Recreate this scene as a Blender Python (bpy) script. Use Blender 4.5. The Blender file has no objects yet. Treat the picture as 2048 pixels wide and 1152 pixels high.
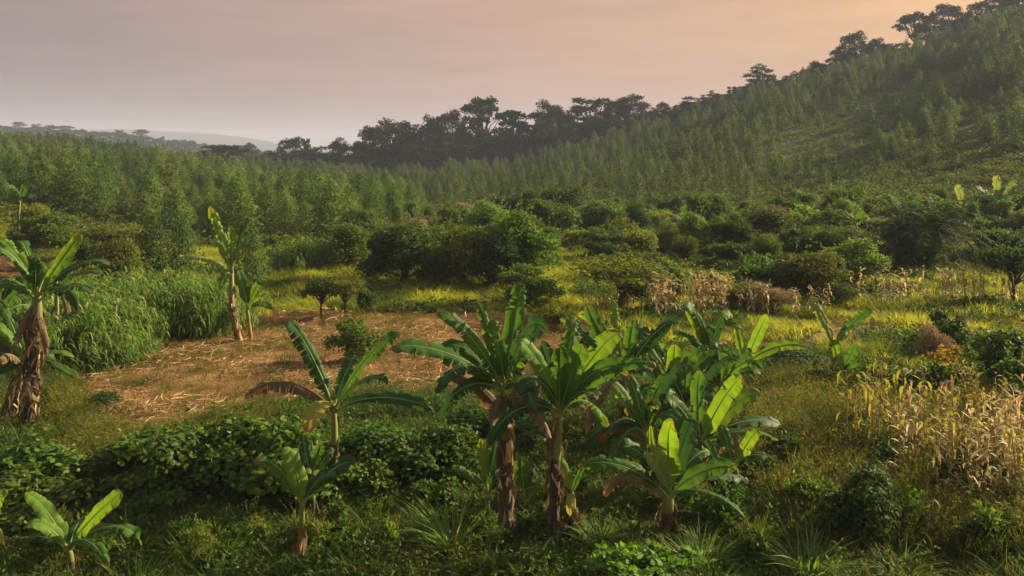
import bpy, math, random
import numpy as np
from mathutils import Vector

R = math.radians
rng = np.random.default_rng(7)
random.seed(7)
sc = bpy.context.scene
COL = sc.collection

# ------------------------------------------------------------------ camera
F, HZ, CZ = 1774.0, 300.0, 7.0          # focal length and horizon in photo pixels, eye height in metres
cam = bpy.data.objects.new("camera", bpy.data.cameras.new("camera"))
COL.objects.link(cam)
cam.location = (0, 0, CZ)
cam.rotation_euler = (R(90), 0, 0)
cam.data.sensor_width = 36
cam.data.lens = F / 2048 * 36
cam.data.shift_y = -(576 - HZ) / 2048
cam.data.clip_start = 0.1
cam.data.clip_end = 20000
sc.camera = cam

# ------------------------------------------------------------------ light
SUN_AZ, SUN_EL = 62.0, 21.0             # to the right of the view direction, above the horizon
sun_dir = Vector((math.sin(R(SUN_AZ)) * math.cos(R(SUN_EL)), math.cos(R(SUN_AZ)) * math.cos(R(SUN_EL)), math.sin(R(SUN_EL))))
sl = bpy.data.lights.new("sun", 'SUN')
sl.energy = 5.0
sl.angle = R(0.6)
sl.color = (1.0, 0.86, 0.58)
sun = bpy.data.objects.new("sun", sl)
sun.rotation_euler = (-sun_dir).to_track_quat('-Z', 'Y').to_euler()
sun.location = (60, 30, 60)
COL.objects.link(sun)

W = bpy.data.worlds.new("World")
sc.world = W
W.use_nodes = True
nt = W.node_tree
nt.nodes.clear()
def nd(tree, typ, **kw):
    n = tree.nodes.new(typ)
    for k, v in kw.items():
        setattr(n, k, v)
    return n
sky = nd(nt, 'ShaderNodeTexSky', sky_type='NISHITA', sun_disc=False, sun_elevation=R(SUN_EL), sun_rotation=R(SUN_AZ))
sky.air_density, sky.dust_density, sky.ozone_density = 2.0, 6.0, 1.0
tc = nd(nt, 'ShaderNodeTexCoord')
dotn = nd(nt, 'ShaderNodeVectorMath', operation='DOT_PRODUCT')
dotn.inputs[1].default_value = (math.sin(R(SUN_AZ)), math.cos(R(SUN_AZ)), 0.55)
nt.links.new(tc.outputs['Generated'], dotn.inputs[0])
nzs = nd(nt, 'ShaderNodeTexNoise')
nzs.inputs['Scale'].default_value = 3.0
nzs.inputs['Detail'].default_value = 5
mpn = nd(nt, 'ShaderNodeMapping')
mpn.inputs['Scale'].default_value = (1, 1, 13)
nt.links.new(tc.outputs['Generated'], mpn.inputs[0]); nt.links.new(mpn.outputs[0], nzs.inputs['Vector'])
addn = nd(nt, 'ShaderNodeMath', operation='MULTIPLY_ADD')
addn.inputs[1].default_value = 0.22
nt.links.new(nzs.outputs['Fac'], addn.inputs[0]); nt.links.new(dotn.outputs['Value'], addn.inputs[2])
ramp = nd(nt, 'ShaderNodeValToRGB')
e = ramp.color_ramp.elements
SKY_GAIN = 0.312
e[0].position, e[0].color = 0.05, (.28, .205, .215, 1)
e[1].position, e[1].color = 1.05, (1.0, .54, .25, 1)
for p_, c_ in ((.18, (.345, .245, .25, 1)), (.42, (.50, .32, .28, 1)), (.60, (.64, .38, .30, 1)), (.85, (.78, .445, .275, 1))):
    x_ = ramp.color_ramp.elements.new(p_); x_.color = c_
nt.links.new(addn.outputs[0], ramp.inputs[0])
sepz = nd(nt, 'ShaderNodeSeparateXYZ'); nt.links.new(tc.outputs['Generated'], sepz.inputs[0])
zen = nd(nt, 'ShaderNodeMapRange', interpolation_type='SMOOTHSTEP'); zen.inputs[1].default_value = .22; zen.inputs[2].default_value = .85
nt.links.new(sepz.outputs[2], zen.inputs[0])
dome = nd(nt, 'ShaderNodeMix', data_type='RGBA'); dome.inputs['B'].default_value = (.62, .61, .63, 1)  # paler, brighter overhead sky, added above the view as fill light
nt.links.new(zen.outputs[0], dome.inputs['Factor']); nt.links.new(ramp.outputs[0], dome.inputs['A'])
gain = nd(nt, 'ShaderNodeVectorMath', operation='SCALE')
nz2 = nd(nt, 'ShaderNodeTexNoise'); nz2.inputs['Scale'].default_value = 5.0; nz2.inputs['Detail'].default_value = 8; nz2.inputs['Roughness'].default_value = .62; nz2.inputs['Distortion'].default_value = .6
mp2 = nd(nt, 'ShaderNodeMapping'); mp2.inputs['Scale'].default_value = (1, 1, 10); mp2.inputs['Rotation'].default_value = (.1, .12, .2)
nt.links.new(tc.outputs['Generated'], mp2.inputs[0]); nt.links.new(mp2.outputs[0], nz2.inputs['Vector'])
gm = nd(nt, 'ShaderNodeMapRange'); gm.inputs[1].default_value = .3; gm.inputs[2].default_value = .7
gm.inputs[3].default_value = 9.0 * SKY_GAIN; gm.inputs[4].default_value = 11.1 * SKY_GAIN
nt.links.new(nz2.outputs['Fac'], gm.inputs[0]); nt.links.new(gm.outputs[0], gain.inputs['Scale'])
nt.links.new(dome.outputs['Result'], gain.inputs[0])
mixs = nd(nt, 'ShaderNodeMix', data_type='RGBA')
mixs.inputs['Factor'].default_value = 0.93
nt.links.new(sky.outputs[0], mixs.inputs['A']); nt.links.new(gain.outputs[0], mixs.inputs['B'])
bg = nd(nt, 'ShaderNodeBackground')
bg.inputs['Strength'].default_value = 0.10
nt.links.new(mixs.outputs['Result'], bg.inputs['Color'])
wo = nd(nt, 'ShaderNodeOutputWorld')
nt.links.new(bg.outputs[0], wo.inputs['Surface'])

sc.view_settings.view_transform = 'Standard'
sc.view_settings.look = 'None'
sc.view_settings.exposure = 1.42
sc.view_settings.gamma = 1.0
sc.cycles.max_bounces = 6
sc.cycles.diffuse_bounces = 3
sc.cycles.glossy_bounces = 2
sc.cycles.transmission_bounces = 4
sc.cycles.volume_bounces = 0
sc.cycles.sample_clamp_indirect = 4
sc.cycles.use_denoising = True
sc.cycles.denoiser = 'OPENIMAGEDENOISE'

# ------------------------------------------------------------------ helpers: tags
def tag(o, label=None, cat=None, group=None, kind=None):
    if label: o['label'] = label
    if cat: o['category'] = cat
    if group: o['group'] = group
    if kind: o['kind'] = kind
    return o
def empty(name, loc, rz=0.0, s=None):
    o = bpy.data.objects.new(name, None)
    o.empty_display_size = 0.3
    COL.objects.link(o)
    o.location = loc
    o.rotation_euler = (0, 0, rz)
    if s is not None: o.scale = s
    return o
def child(name, mesh, parent):
    o = bpy.data.objects.new(name, mesh)
    COL.objects.link(o)
    o.parent = parent
    return o

# ------------------------------------------------------------------ helpers: meshes
def mesh_from(name, V, Q, mat, smooth=False, attr=None):
    V = np.asarray(V, dtype=np.float32).reshape(-1, 3)
    Q = np.asarray(Q, dtype=np.int32).reshape(-1, 4)
    me = bpy.data.meshes.new(name)
    me.vertices.add(len(V)); me.vertices.foreach_set('co', V.ravel())
    me.loops.add(Q.size); me.loops.foreach_set('vertex_index', Q.ravel())
    me.polygons.add(len(Q))
    me.polygons.foreach_set('loop_start', np.arange(0, Q.size, 4, dtype=np.int32))
    me.polygons.foreach_set('use_smooth', np.full(len(Q), bool(smooth)))
    if attr is not None:
        for k, a in attr.items():
            at = me.attributes.new(k, 'FLOAT_VECTOR', 'POINT')
            at.data.foreach_set('vector', np.asarray(a, dtype=np.float32).ravel())
    me.update(calc_edges=True)
    if mat is not None: me.materials.append(mat)
    return me
class MB:
    def __init__(s): s.v, s.q, s.a, s.n = [], [], [], 0
    def add(s, V, Q, A=None):
        V = np.asarray(V, dtype=float).reshape(-1, 3)
        s.v.append(V); s.q.append(np.asarray(Q, dtype=int).reshape(-1, 4) + s.n); s.n += len(V)
        s.a.append(np.zeros_like(V) if A is None else np.asarray(A, float).reshape(-1, 3))
    def quads(s, q4):
        n = len(q4)
        s.add(q4.reshape(-1, 3), np.arange(4 * n).reshape(n, 4))
    def arrays(s): return np.concatenate(s.v), np.concatenate(s.q)
    def mesh(s, name, mat, smooth=False):
        V, Q = s.arrays()
        return mesh_from(name, V, Q, mat, smooth, {'luv': np.concatenate(s.a)})
def unit(a):
    a = np.asarray(a, float)
    return a / np.maximum(np.linalg.norm(a, axis=-1, keepdims=True), 1e-9)
def tube(pts, rad, sides=7):
    pts = np.asarray(pts, float); k = len(pts)
    rad = np.broadcast_to(np.asarray(rad, float), (k,))
    t = unit(np.gradient(pts, axis=0))
    ref = np.array([0.31, 0.95, 0.05]) if abs(t[0][2]) > .5 else np.array([0, 0, 1.0])
    a = unit(np.cross(t, ref)); b = np.cross(t, a)
    th = np.linspace(0, 2 * np.pi, sides, endpoint=False)
    ring = pts[:, None] + rad[:, None, None] * (np.cos(th)[None, :, None] * a[:, None] + np.sin(th)[None, :, None] * b[:, None])
    i = np.arange(k - 1)[:, None] * sides; j = np.arange(sides)[None]; j2 = (j + 1) % sides
    Q = np.stack([i + j, i + j2, i + sides + j2, i + sides + j], -1).reshape(-1, 4)
    uv = np.zeros((k, sides, 3)); uv[..., 0] = np.linspace(0, 1, k)[:, None]; uv[..., 1] = np.arange(sides) / sides
    return ring.reshape(-1, 3), Q, uv
def strips(C, S, Wd):
    """ribbons: centre lines C (n,k,3), side vectors S (n,k,3), half widths Wd (n,k)"""
    n, k = C.shape[:2]
    V = np.stack([C - S * Wd[..., None], C + S * Wd[..., None]], 2)           # n,k,2,3
    base = (np.arange(n) * k * 2)[:, None] + (np.arange(k - 1) * 2)[None]
    Q = np.stack([base, base + 1, base + 3, base + 2], -1).reshape(-1, 4)
    return V.reshape(-1, 3), Q
def rhombs(P, D, L, Wd, N=None, fold=0.25):
    """one folded diamond leaf per row: base P, direction D, length L, width Wd"""
    n = len(P)
    D = unit(D)
    if N is None: N = rng.normal(size=(n, 3)) + np.array([0, 0, .8])
    S = unit(np.cross(D, N)); N2 = np.cross(S, D)
    L = np.broadcast_to(L, (n,))[:, None]; Wd = np.broadcast_to(Wd, (n,))[:, None]
    mid = P + D * L * .45 - N2 * Wd * fold
    return np.stack([P, mid - S * Wd * .5, P + D * L, mid + S * Wd * .5], 1)
def leaves2(P, D, L, Wd, N=None, fold=0.3):
    """broader six-cornered leaf folded along its midrib: two quads per leaf, returned (2n,4,3)"""
    n = len(P)
    D = unit(D)
    if N is None: N = rng.normal(size=(n, 3)) + np.array([0, 0, .8])
    S = unit(np.cross(D, N)); N2 = np.cross(S, D)
    L = np.broadcast_to(L, (n,))[:, None]; Wd = np.broadcast_to(Wd, (n,))[:, None]
    tip = P + D * L - N2 * L * .18
    def sd(s, f, w): return P + D * L * f + S * s * Wd * w - N2 * Wd * fold * w - N2 * L * .10 * f
    a = np.stack([P, sd(1, .28, .5), sd(1, .68, .38), tip], 1)
    b = np.stack([P, tip, sd(-1, .68, .38), sd(-1, .28, .5)], 1)
    return np.concatenate([a, b])
def rand_dirs(n):
    return unit(rng.normal(size=(n, 3)))

# ------------------------------------------------------------------ materials
def mat_new(name):
    m = bpy.data.materials.new(name)
    m.use_nodes = True
    m.node_tree.nodes.clear()
    return m, m.node_tree
def L_(t, a, b): t.links.new(a, b)
def mixc(t, f, a, b, blend='MIX'):
    n = nd(t, 'ShaderNodeMix', data_type='RGBA', blend_type=blend)
    for s_, v in (('Factor', f), ('A', a), ('B', b)):
        if isinstance(v, (int, float)): n.inputs[s_].default_value = v
        elif isinstance(v, tuple): n.inputs[s_].default_value = (*v, 1) if len(v) == 3 else v
        else: L_(t, v, n.inputs[s_])
    return n.outputs['Result']
def mathn(t, op, a, b=0.0, c=None):
    n = nd(t, 'ShaderNodeMath', operation=op)
    for i, v in enumerate((a, b, c)):
        if v is None: continue
        if isinstance(v, (int, float)): n.inputs[i].default_value = v
        else: L_(t, v, n.inputs[i])
    return n.outputs[0]
def noise(t, vec, scale, detail=3, rough=.55):
    n = nd(t, 'ShaderNodeTexNoise')
    n.inputs['Scale'].default_value = scale; n.inputs['Detail'].default_value = detail; n.inputs['Roughness'].default_value = rough
    if vec is not None: L_(t, vec, n.inputs['Vector'])
    return n.outputs['Fac']
def sstep(t, x, a, b):
    n = nd(t, 'ShaderNodeMapRange', interpolation_type='SMOOTHSTEP')
    L_(t, x, n.inputs[0]); n.inputs[1].default_value = a; n.inputs[2].default_value = b
    return n.outputs[0]
def leafmat(name, c1, c2, c3=None, transl=.35, tcol=None, rough=.5, spec=.3, objvar=.35, patch=None, patch_scale=.35):
    """leaf surface: colour differs leaf by leaf and plant by plant; light passes through"""
    m, t = mat_new(name)
    geo = nd(t, 'ShaderNodeNewGeometry')
    oi = nd(t, 'ShaderNodeObjectInfo')
    col = mixc(t, geo.outputs['Random Per Island'], c1, c2)
    if c3 is not None:
        r2 = mathn(t, 'FRACT', mathn(t, 'MULTIPLY', geo.outputs['Random Per Island'], 7.31))
        col = mixc(t, sstep(t, r2, .86, .95), col, c3)
    if patch is not None:
        nz = noise(t, geo.outputs['Position'], patch_scale, 3)
        col = mixc(t, sstep(t, nz, .46, .62), col, mixc(t, geo.outputs['Random Per Island'], patch, tuple(x * .75 for x in patch)))
    if objvar:
        hsv = nd(t, 'ShaderNodeHueSaturation')
        L_(t, mathn(t, 'MULTIPLY_ADD', oi.outputs['Random'], .03, .488), hsv.inputs['Hue'])
        r3 = mathn(t, 'FRACT', mathn(t, 'MULTIPLY', oi.outputs['Random'], 13.7))
        L_(t, mathn(t, 'MULTIPLY_ADD', r3, objvar * 1.6, 1 - objvar * .8), hsv.inputs['Value'])
        L_(t, col, hsv.inputs['Color'])
        col = hsv.outputs[0]
    p = nd(t, 'ShaderNodeBsdfPrincipled')
    L_(t, col, p.inputs['Base Color'])
    p.inputs['Roughness'].default_value = rough + .12
    p.inputs['Specular IOR Level'].default_value = spec * .45
    tr = nd(t, 'ShaderNodeBsdfTranslucent')
    tint = tcol or (1.35, 1.45, .45)
    L_(t, mixc(t, 1.0, col, tint, 'MULTIPLY'), tr.inputs['Color'])
    mx = nd(t, 'ShaderNodeMixShader'); mx.inputs[0].default_value = transl
    L_(t, p.outputs[0], mx.inputs[1]); L_(t, tr.outputs[0], mx.inputs[2])
    o = nd(t, 'ShaderNodeOutputMaterial'); L_(t, mx.outputs[0], o.inputs['Surface'])
    return m
def barkmat(name, c1, c2, scale=6.0, stretch=.25, rough=.85, c3=None):
    m, t = mat_new(name)
    g = nd(t, 'ShaderNodeTexCoord')
    mp = nd(t, 'ShaderNodeMapping'); mp.inputs['Scale'].default_value = (1, 1, stretch)
    L_(t, g.outputs['Object'], mp.inputs[0])
    nz = noise(t, mp.outputs[0], scale, 5, .65)
    col = mixc(t, sstep(t, nz, .38, .62), c1, c2)
    if c3 is not None:
        col = mixc(t, sstep(t, noise(t, mp.outputs[0], scale * .6, 4), .54, .66), col, c3)
    p = nd(t, 'ShaderNodeBsdfPrincipled'); L_(t, col, p.inputs['Base Color']); p.inputs['Roughness'].default_value = rough
    p.inputs['Specular IOR Level'].default_value = .2
    b = nd(t, 'ShaderNodeBump'); b.inputs['Strength'].default_value = .6; b.inputs['Distance'].default_value = .02
    L_(t, nz, b.inputs['Height']); L_(t, b.outputs[0], p.inputs['Normal'])
    o = nd(t, 'ShaderNodeOutputMaterial'); L_(t, p.outputs[0], o.inputs['Surface'])
    return m
def bananamat(name, c1, c2, edge, transl, tcol, rough=.55, veins=.35, spec=.12):
    """banana blade: veins run across from the midrib; 'luv' carries length, across, leaf random"""
    m, t = mat_new(name)
    at = nd(t, 'ShaderNodeAttribute', attribute_name='luv')
    sep = nd(t, 'ShaderNodeSeparateXYZ'); L_(t, at.outputs['Vector'], sep.inputs[0])
    oi = nd(t, 'ShaderNodeObjectInfo')
    cmb = nd(t, 'ShaderNodeCombineXYZ')
    L_(t, mathn(t, 'MULTIPLY', sep.outputs[0], 55.0), cmb.inputs[0]); L_(t, mathn(t, 'MULTIPLY', sep.outputs[1], 1.2), cmb.inputs[1])
    L_(t, mathn(t, 'MULTIPLY', oi.outputs['Random'], 40.0), cmb.inputs[2])
    vn = noise(t, cmb.outputs[0], 1.0, 2)
    geo = nd(t, 'ShaderNodeTexCoord')
    bl = noise(t, geo.outputs['Object'], 2.2, 4)
    f = mathn(t, 'ADD', mathn(t, 'MULTIPLY', sstep(t, vn, .3, .7), veins), mathn(t, 'MULTIPLY', sstep(t, bl, .35, .7), 1 - veins))
    col = mixc(t, f, c1, c2)
    ab = mathn(t, 'ABSOLUTE', sep.outputs[1])
    ef = mathn(t, 'MULTIPLY', sstep(t, mathn(t, 'ADD', ab, mathn(t, 'MULTIPLY', vn, .25)), .98, 1.16), .8)
    tipf = sstep(t, mathn(t, 'ADD', sep.outputs[0], mathn(t, 'MULTIPLY', bl, .25)), 1.0, 1.14)
    col = mixc(t, mathn(t, 'MAXIMUM', ef, tipf), col, edge)
    p = nd(t, 'ShaderNodeBsdfPrincipled'); L_(t, col, p.inputs['Base Color'])
    p.inputs['Roughness'].default_value = rough; p.inputs['Specular IOR Level'].default_value = spec
    b = nd(t, 'ShaderNodeBump'); b.inputs['Strength'].default_value = .35; b.inputs['Distance'].default_value = .01
    L_(t, vn, b.inputs['Height']); L_(t, b.outputs[0], p.inputs['Normal'])
    tr = nd(t, 'ShaderNodeBsdfTranslucent'); L_(t, mixc(t, 1.0, col, tcol, 'MULTIPLY'), tr.inputs['Color'])
    mx = nd(t, 'ShaderNodeMixShader'); mx.inputs[0].default_value = transl
    L_(t, p.outputs[0], mx.inputs[1]); L_(t, tr.outputs[0], mx.inputs[2])
    o = nd(t, 'ShaderNodeOutputMaterial'); L_(t, mx.outputs[0], o.inputs['Surface'])
    return m

M = {}
M['ban_g'] = bananamat('banana leaf green', (.045, .115, .022), (.075, .17, .03), (.16, .12, .04), .42, (1.6, 1.45, .45))
M['ban_b'] = bananamat('banana leaf fresh', (.10, .20, .025), (.15, .27, .035), (.22, .17, .05), .45, (1.7, 1.45, .4))
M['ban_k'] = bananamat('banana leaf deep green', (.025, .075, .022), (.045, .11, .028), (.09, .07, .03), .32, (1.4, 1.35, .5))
M['ban_y'] = bananamat('banana leaf yellowing', (.27, .27, .05), (.38, .33, .06), (.25, .15, .05), .42, (1.4, 1.2, .5))
M['ban_t'] = bananamat('banana leaf pale', (.15, .22, .07), (.24, .30, .10), (.25, .18, .07), .4, (1.4, 1.25, .5))
M['ban_d'] = bananamat('banana leaf dead', (.10, .07, .04), (.21, .15, .08), (.30, .22, .12), .25, (1.3, 1.0, .6), rough=.8, spec=.15)
M['ban_o'] = bananamat('banana leaf rust brown', (.30, .12, .03), (.40, .18, .05), (.22, .09, .03), .35, (1.4, 1.0, .5), rough=.75, spec=.15)
M['midrib'] = leafmat('banana midrib', (.22, .27, .07), (.28, .32, .09), transl=.15, objvar=.15, rough=.4)
M['midrib_dry'] = leafmat('dry midrib', (.20, .12, .05), (.26, .16, .07), transl=.1, objvar=.2, rough=.8)
M['stem'] = barkmat('banana stem', (.075, .065, .035), (.05, .065, .025), 7, .2, .6, (.14, .10, .05))
M['stem_dry'] = barkmat('banana stem with dry sheaths', (.11, .07, .04), (.045, .032, .02), 9, .18, .85, (.22, .16, .09))
M['stem_gold'] = barkmat('banana stem yellow', (.30, .17, .06), (.14, .08, .035), 6, .2, .7, (.36, .25, .09))
M['sheath'] = leafmat('dry banana sheath', (.19, .13, .075), (.075, .05, .03), (.38, .29, .18), .2, (1.3, 1.05, .7), .85, .1, .2)
M['bark'] = barkmat('bark', (.10, .08, .055), (.055, .042, .03), 5, .3)
M['bark_pale'] = barkmat('pale bark', (.32, .28, .22), (.20, .17, .13), 3, .3)
M['broad'] = leafmat('broad bush leaf', (.045, .090, .012), (.085, .145, .018), (.17, .20, .03), .32, None, .5, .28, .25)
M['deep'] = leafmat('deep green bush leaf', (.030, .062, .012), (.062, .105, .018), (.13, .15, .03), .3, None, .55, .25, .3)
M['mid'] = leafmat('green bush leaf', (.060, .105, .014), (.115, .155, .02), (.20, .20, .035), .35, None, .5, .3, .4)
M['olive'] = leafmat('olive bush leaf', (.085, .110, .018), (.15, .165, .025), (.24, .22, .05), .35, None, .55, .25, .35)
M['gold'] = leafmat('yellow green bush leaf', (.12, .16, .022), (.20, .22, .03), (.33, .25, .04), .4, None, .5, .3, .25)
M['lime'] = leafmat('lime green bush leaf', (.09, .17, .02), (.15, .22, .03), (.22, .25, .04), .4, None, .48, .35, .25)
M['drybush'] = leafmat('dry pinkish twigs', (.30, .23, .13), (.20, .155, .08), (.42, .34, .21), .25, (1.2, 1, .8), .8, .1, .2)
M['orange'] = leafmat('orange leaf', (.28, .15, .025), (.22, .17, .03), (.34, .22, .04), .4, (1.4, 1.1, .5), .6, .2, .2)
M['pine'] = leafmat('plantation tree leaf', (.078, .138, .026), (.140, .195, .036), (.24, .25, .05), .32, (1.5, 1.4, .5), .5, .3, .32, patch=(.066, .125, .028), patch_scale=.06)
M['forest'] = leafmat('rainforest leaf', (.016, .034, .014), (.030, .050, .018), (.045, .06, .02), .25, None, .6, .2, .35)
M['grass'] = leafmat('grass', (.05, .10, .014), (.105, .155, .022), (.24, .22, .06), .38, None, .5, .3, 0, patch=(.14, .13, .03))
M['weed'] = leafmat('low weeds', (.032, .074, .012), (.07, .125, .02), (.17, .19, .04), .32, None, .5, .3, 0, patch=(.07, .095, .02), patch_scale=.6)
M['meadow'] = leafmat('meadow grass', (.23, .29, .02), (.40, .41, .045), (.55, .48, .16), .5, (1.4, 1.25, .5), .55, .25, 0, patch=(.13, .18, .02), patch_scale=.25)
M['rough'] = leafmat('tall weeds', (.10, .125, .020), (.18, .185, .032), (.34, .28, .09), .4, (1.4, 1.2, .6), .6, .2, 0, patch=(.07, .095, .02), patch_scale=.5)
M['napier'] = leafmat('elephant grass leaf', (.085, .165, .028), (.18, .26, .05), (.36, .33, .13), .42, None, .5, .3, 0)
M['straw'] = leafmat('straw', (.46, .28, .12), (.26, .14, .06), (.64, .46, .25), .15, (1.2, 1, .8), .75, .15, .15)
M['maize'] = leafmat('dry maize leaf', (.52, .42, .22), (.33, .25, .12), (.68, .60, .40), .32, (1.3, 1.05, .7), .7, .2, .3)
M['maize_green'] = leafmat('half dry maize leaf', (.30, .27, .05), (.20, .22, .04), (.45, .38, .1), .38, (1.4, 1.2, .6), .6, .25, .25)
M['maize_stem'] = leafmat('dry maize stalk', (.34, .27, .12), (.26, .19, .08), transl=.05, objvar=.25, rough=.7)
M['under'] = leafmat('undergrowth leaf', (.050, .082, .016), (.10, .125, .024), (.20, .19, .05), .33, None, .55, .25, 0, patch=(.10, .11, .025), patch_scale=.12)
M['palm'] = leafmat('palm leaflet', (.022, .048, .012), (.055, .085, .02), (.22, .22, .08), .22, None, .6, .2, .2)
M['leafbase'] = barkmat('green leaf bases', (.13, .16, .035), (.20, .21, .06), 5, .12, .5, (.09, .09, .03))
M['post'] = barkmat('stump wood', (.34, .17, .09), (.24, .11, .06), 10, .3)
# ------------------------------------------------------------------ terrain
# heights (m) along each distance (m); columns are bearings written as photo pixels
TAB = [
 (0,   {0: 0, 2048: 0}),
 (30,  {-700: .8, -200: .4, 0: .1, 250: 0, 2048: 0, 3000: .3}),
 (45,  {-700: 2.5, -200: 2.0, 0: 1.1, 250: .25, 500: 0, 2048: .1, 3000: 1}),
 (55,  {-700: 4, -200: 3, 0: 2.1, 250: .6, 500: 0, 1600: 0, 2048: .5, 3000: 2}),
 (68,  {-700: 4, -200: 3, 0: 2.2, 250: .5, 500: 0, 1600: .1, 2048: 1.0, 3000: 3}),
 (110, {-700: 5, -200: 4, 0: 3, 250: 1, 500: -.6, 750: -1.5, 1000: -.5, 1300: .2, 1600: 1.2, 1850: 3, 2048: 5.5, 2400: 9, 3000: 12}),
 (150, {-700: 6, -200: 5, 0: 3.6, 250: 1.8, 500: -1, 750: -2.6, 1000: -.8, 1300: 2, 1600: 5.5, 1850: 9.5, 2048: 14, 2400: 18, 3000: 20}),
 (200, {-700: 8, -200: 7, 0: 5.6, 250: 3.1, 500: -1.2, 750: -2.6, 1000: -1, 1300: 5, 1600: 14, 1850: 21, 2048: 28, 2400: 34, 3000: 36}),
 (260, {-700: 10, -200: 9, 0: 7.2, 250: 4.4, 500: -.4, 750: -1.2, 1000: .8, 1300: 11.5, 1600: 24, 1850: 33.5, 2048: 43.5, 2400: 54, 3000: 54}),
 (310, {-700: 9, -200: 8, 0: 6, 250: 3, 500: 1, 750: 1, 1000: 2, 1131: 7.5, 1300: 15.5, 1500: 25, 1600: 30.5, 1850: 42, 2048: 55, 2400: 70, 3000: 66}),
 (420, {-700: 9, -200: 9, 0: 6, 250: 2, 500: -4, 750: -8, 1000: -6, 1300: 2, 1600: 14, 2048: 34, 2400: 45, 3000: 40}),
 (600, {-700: 10, -200: 8, 0: 4, 250: -3, 500: -10, 750: -14, 1000: -14, 2048: -5, 3000: 0}),
 (820, {-700: 44, -200: 33, 0: 25, 150: 21.5, 250: 18, 330: 13.5, 420: 7.5, 500: 3.5, 620: -4, 800: -10, 2048: -8, 3000: -5}),
 (1300, {-700: 20, 0: 5, 500: -12, 2048: -12, 3000: -10}),
 (2600, {-700: 0, 250: -10, 2048: -14, 3000: -14}),
 (3500, {-700: 50, 0: 80, 250: 92, 300: 84, 350: 80, 420: 73, 470: 62, 520: 48, 570: 28, 640: 4, 720: -14, 2048: -14, 3000: -14}),
 (4400, {-700: 0, 2048: -14, 3000: -14}),
 (5200, {-700: -20, 3000: -20}),
]
ds = np.array([t_[0] for t_ in TAB], float)
gu = np.concatenate([np.linspace(-1.25, -.66, 30)[:-1], np.linspace(-.66, .66, 300), np.linspace(.66, 1.25, 30)[1:]])
gd = np.concatenate([[-40, -20, -5, 4], np.linspace(8, 13, 8)[:-1], np.linspace(13, 48, 150)[:-1], np.geomspace(48, 420, 130)[:-1], np.geomspace(420, 5200, 90)])
gp = gu * F + 1024
rows = np.stack([np.interp(gp, sorted(d_), [d_[k_] for k_ in sorted(d_)]) for _, d_ in TAB])     # depth knots x columns
def pchip(x, xs, ys):
    """monotone smooth interpolation down the depth knots"""
    h = np.diff(xs)[:, None]; dl = np.diff(ys, axis=0) / h
    m = np.zeros_like(ys)
    w = (dl[:-1] * dl[1:] > 0)
    m[1:-1] = np.where(w, 2 * dl[:-1] * dl[1:] / np.where(w, dl[:-1] + dl[1:], 1), 0)
    i = np.clip(np.searchsorted(xs, x) - 1, 0, len(xs) - 2)
    t = np.clip((x - xs[i]) / (xs[i + 1] - xs[i]), 0, 1)[:, None]
    hh = h[i]
    return (ys[i] * (1 + 2 * t) * (1 - t) ** 2 + m[i] * hh * t * (1 - t) ** 2 + ys[i + 1] * t * t * (3 - 2 * t) + m[i + 1] * hh * t * t * (t - 1))
GZ = pchip(gd, ds, rows)
ker = np.array([1, 4, 6, 4, 1]) / 16
for _ in range(8):
    pad = np.pad(GZ, ((0, 0), (2, 2)), mode='edge')
    GZ = sum(ker[i] * pad[:, i:i + GZ.shape[1]] for i in range(5))
GX = gu[None, :] * np.maximum(gd, 10)[:, None]
GY = np.repeat(gd[:, None], len(gu), 1)
def bumps(x, y):
    n = .07 * np.sin(x * .9 + 1.3 * np.sin(y * .5)) * np.sin(y * .8 + .7 * np.sin(x * .37)) + .05 * np.sin(x * 2.1 + y * 1.3) * np.sin(y * 2.4 - x * .6)
    far = np.clip((y - 90) / 120, 0, 1)
    return n + far * (.6 * np.sin(x * .11 + .5 * np.sin(y * .06)) * np.sin(y * .09 + 1) + .35 * np.sin(x * .23 - y * .17))
GZ = GZ + bumps(GX, GY)
def H(x, y):
    x = np.asarray(x, float); y = np.asarray(y, float)
    u = np.clip(x / np.maximum(y, 10), gu[0], gu[-1]); d = np.clip(y, gd[0], gd[-1])
    i = np.clip(np.searchsorted(gu, u) - 1, 0, len(gu) - 2); j = np.clip(np.searchsorted(gd, d) - 1, 0, len(gd) - 2)
    fu = (u - gu[i]) / (gu[i + 1] - gu[i]); fd = (d - gd[j]) / (gd[j + 1] - gd[j])
    return (GZ[j, i] * (1 - fu) + GZ[j, i + 1] * fu) * (1 - fd) + (GZ[j + 1, i] * (1 - fu) + GZ[j + 1, i + 1] * fu) * fd
DGRID = np.concatenate([np.linspace(11, 60, 500), np.geomspace(60, 330, 500)[1:]])
def on_ground(px, py):
    """point of the terrain seen at a photo pixel"""
    x = (px - 1024) / F * DGRID
    zr = CZ - (py - HZ) / F * DGRID
    hit = np.nonzero(H(x, DGRID) >= zr)[0]
    d = DGRID[hit[0]] if len(hit) else DGRID[-1]
    xx = (px - 1024) / F * d
    return np.array([xx, d, float(H(xx, d))])
def at(px, py, d): return np.array([(px - 1024) / F * d, d, CZ - (py - HZ) / F * d])

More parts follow.
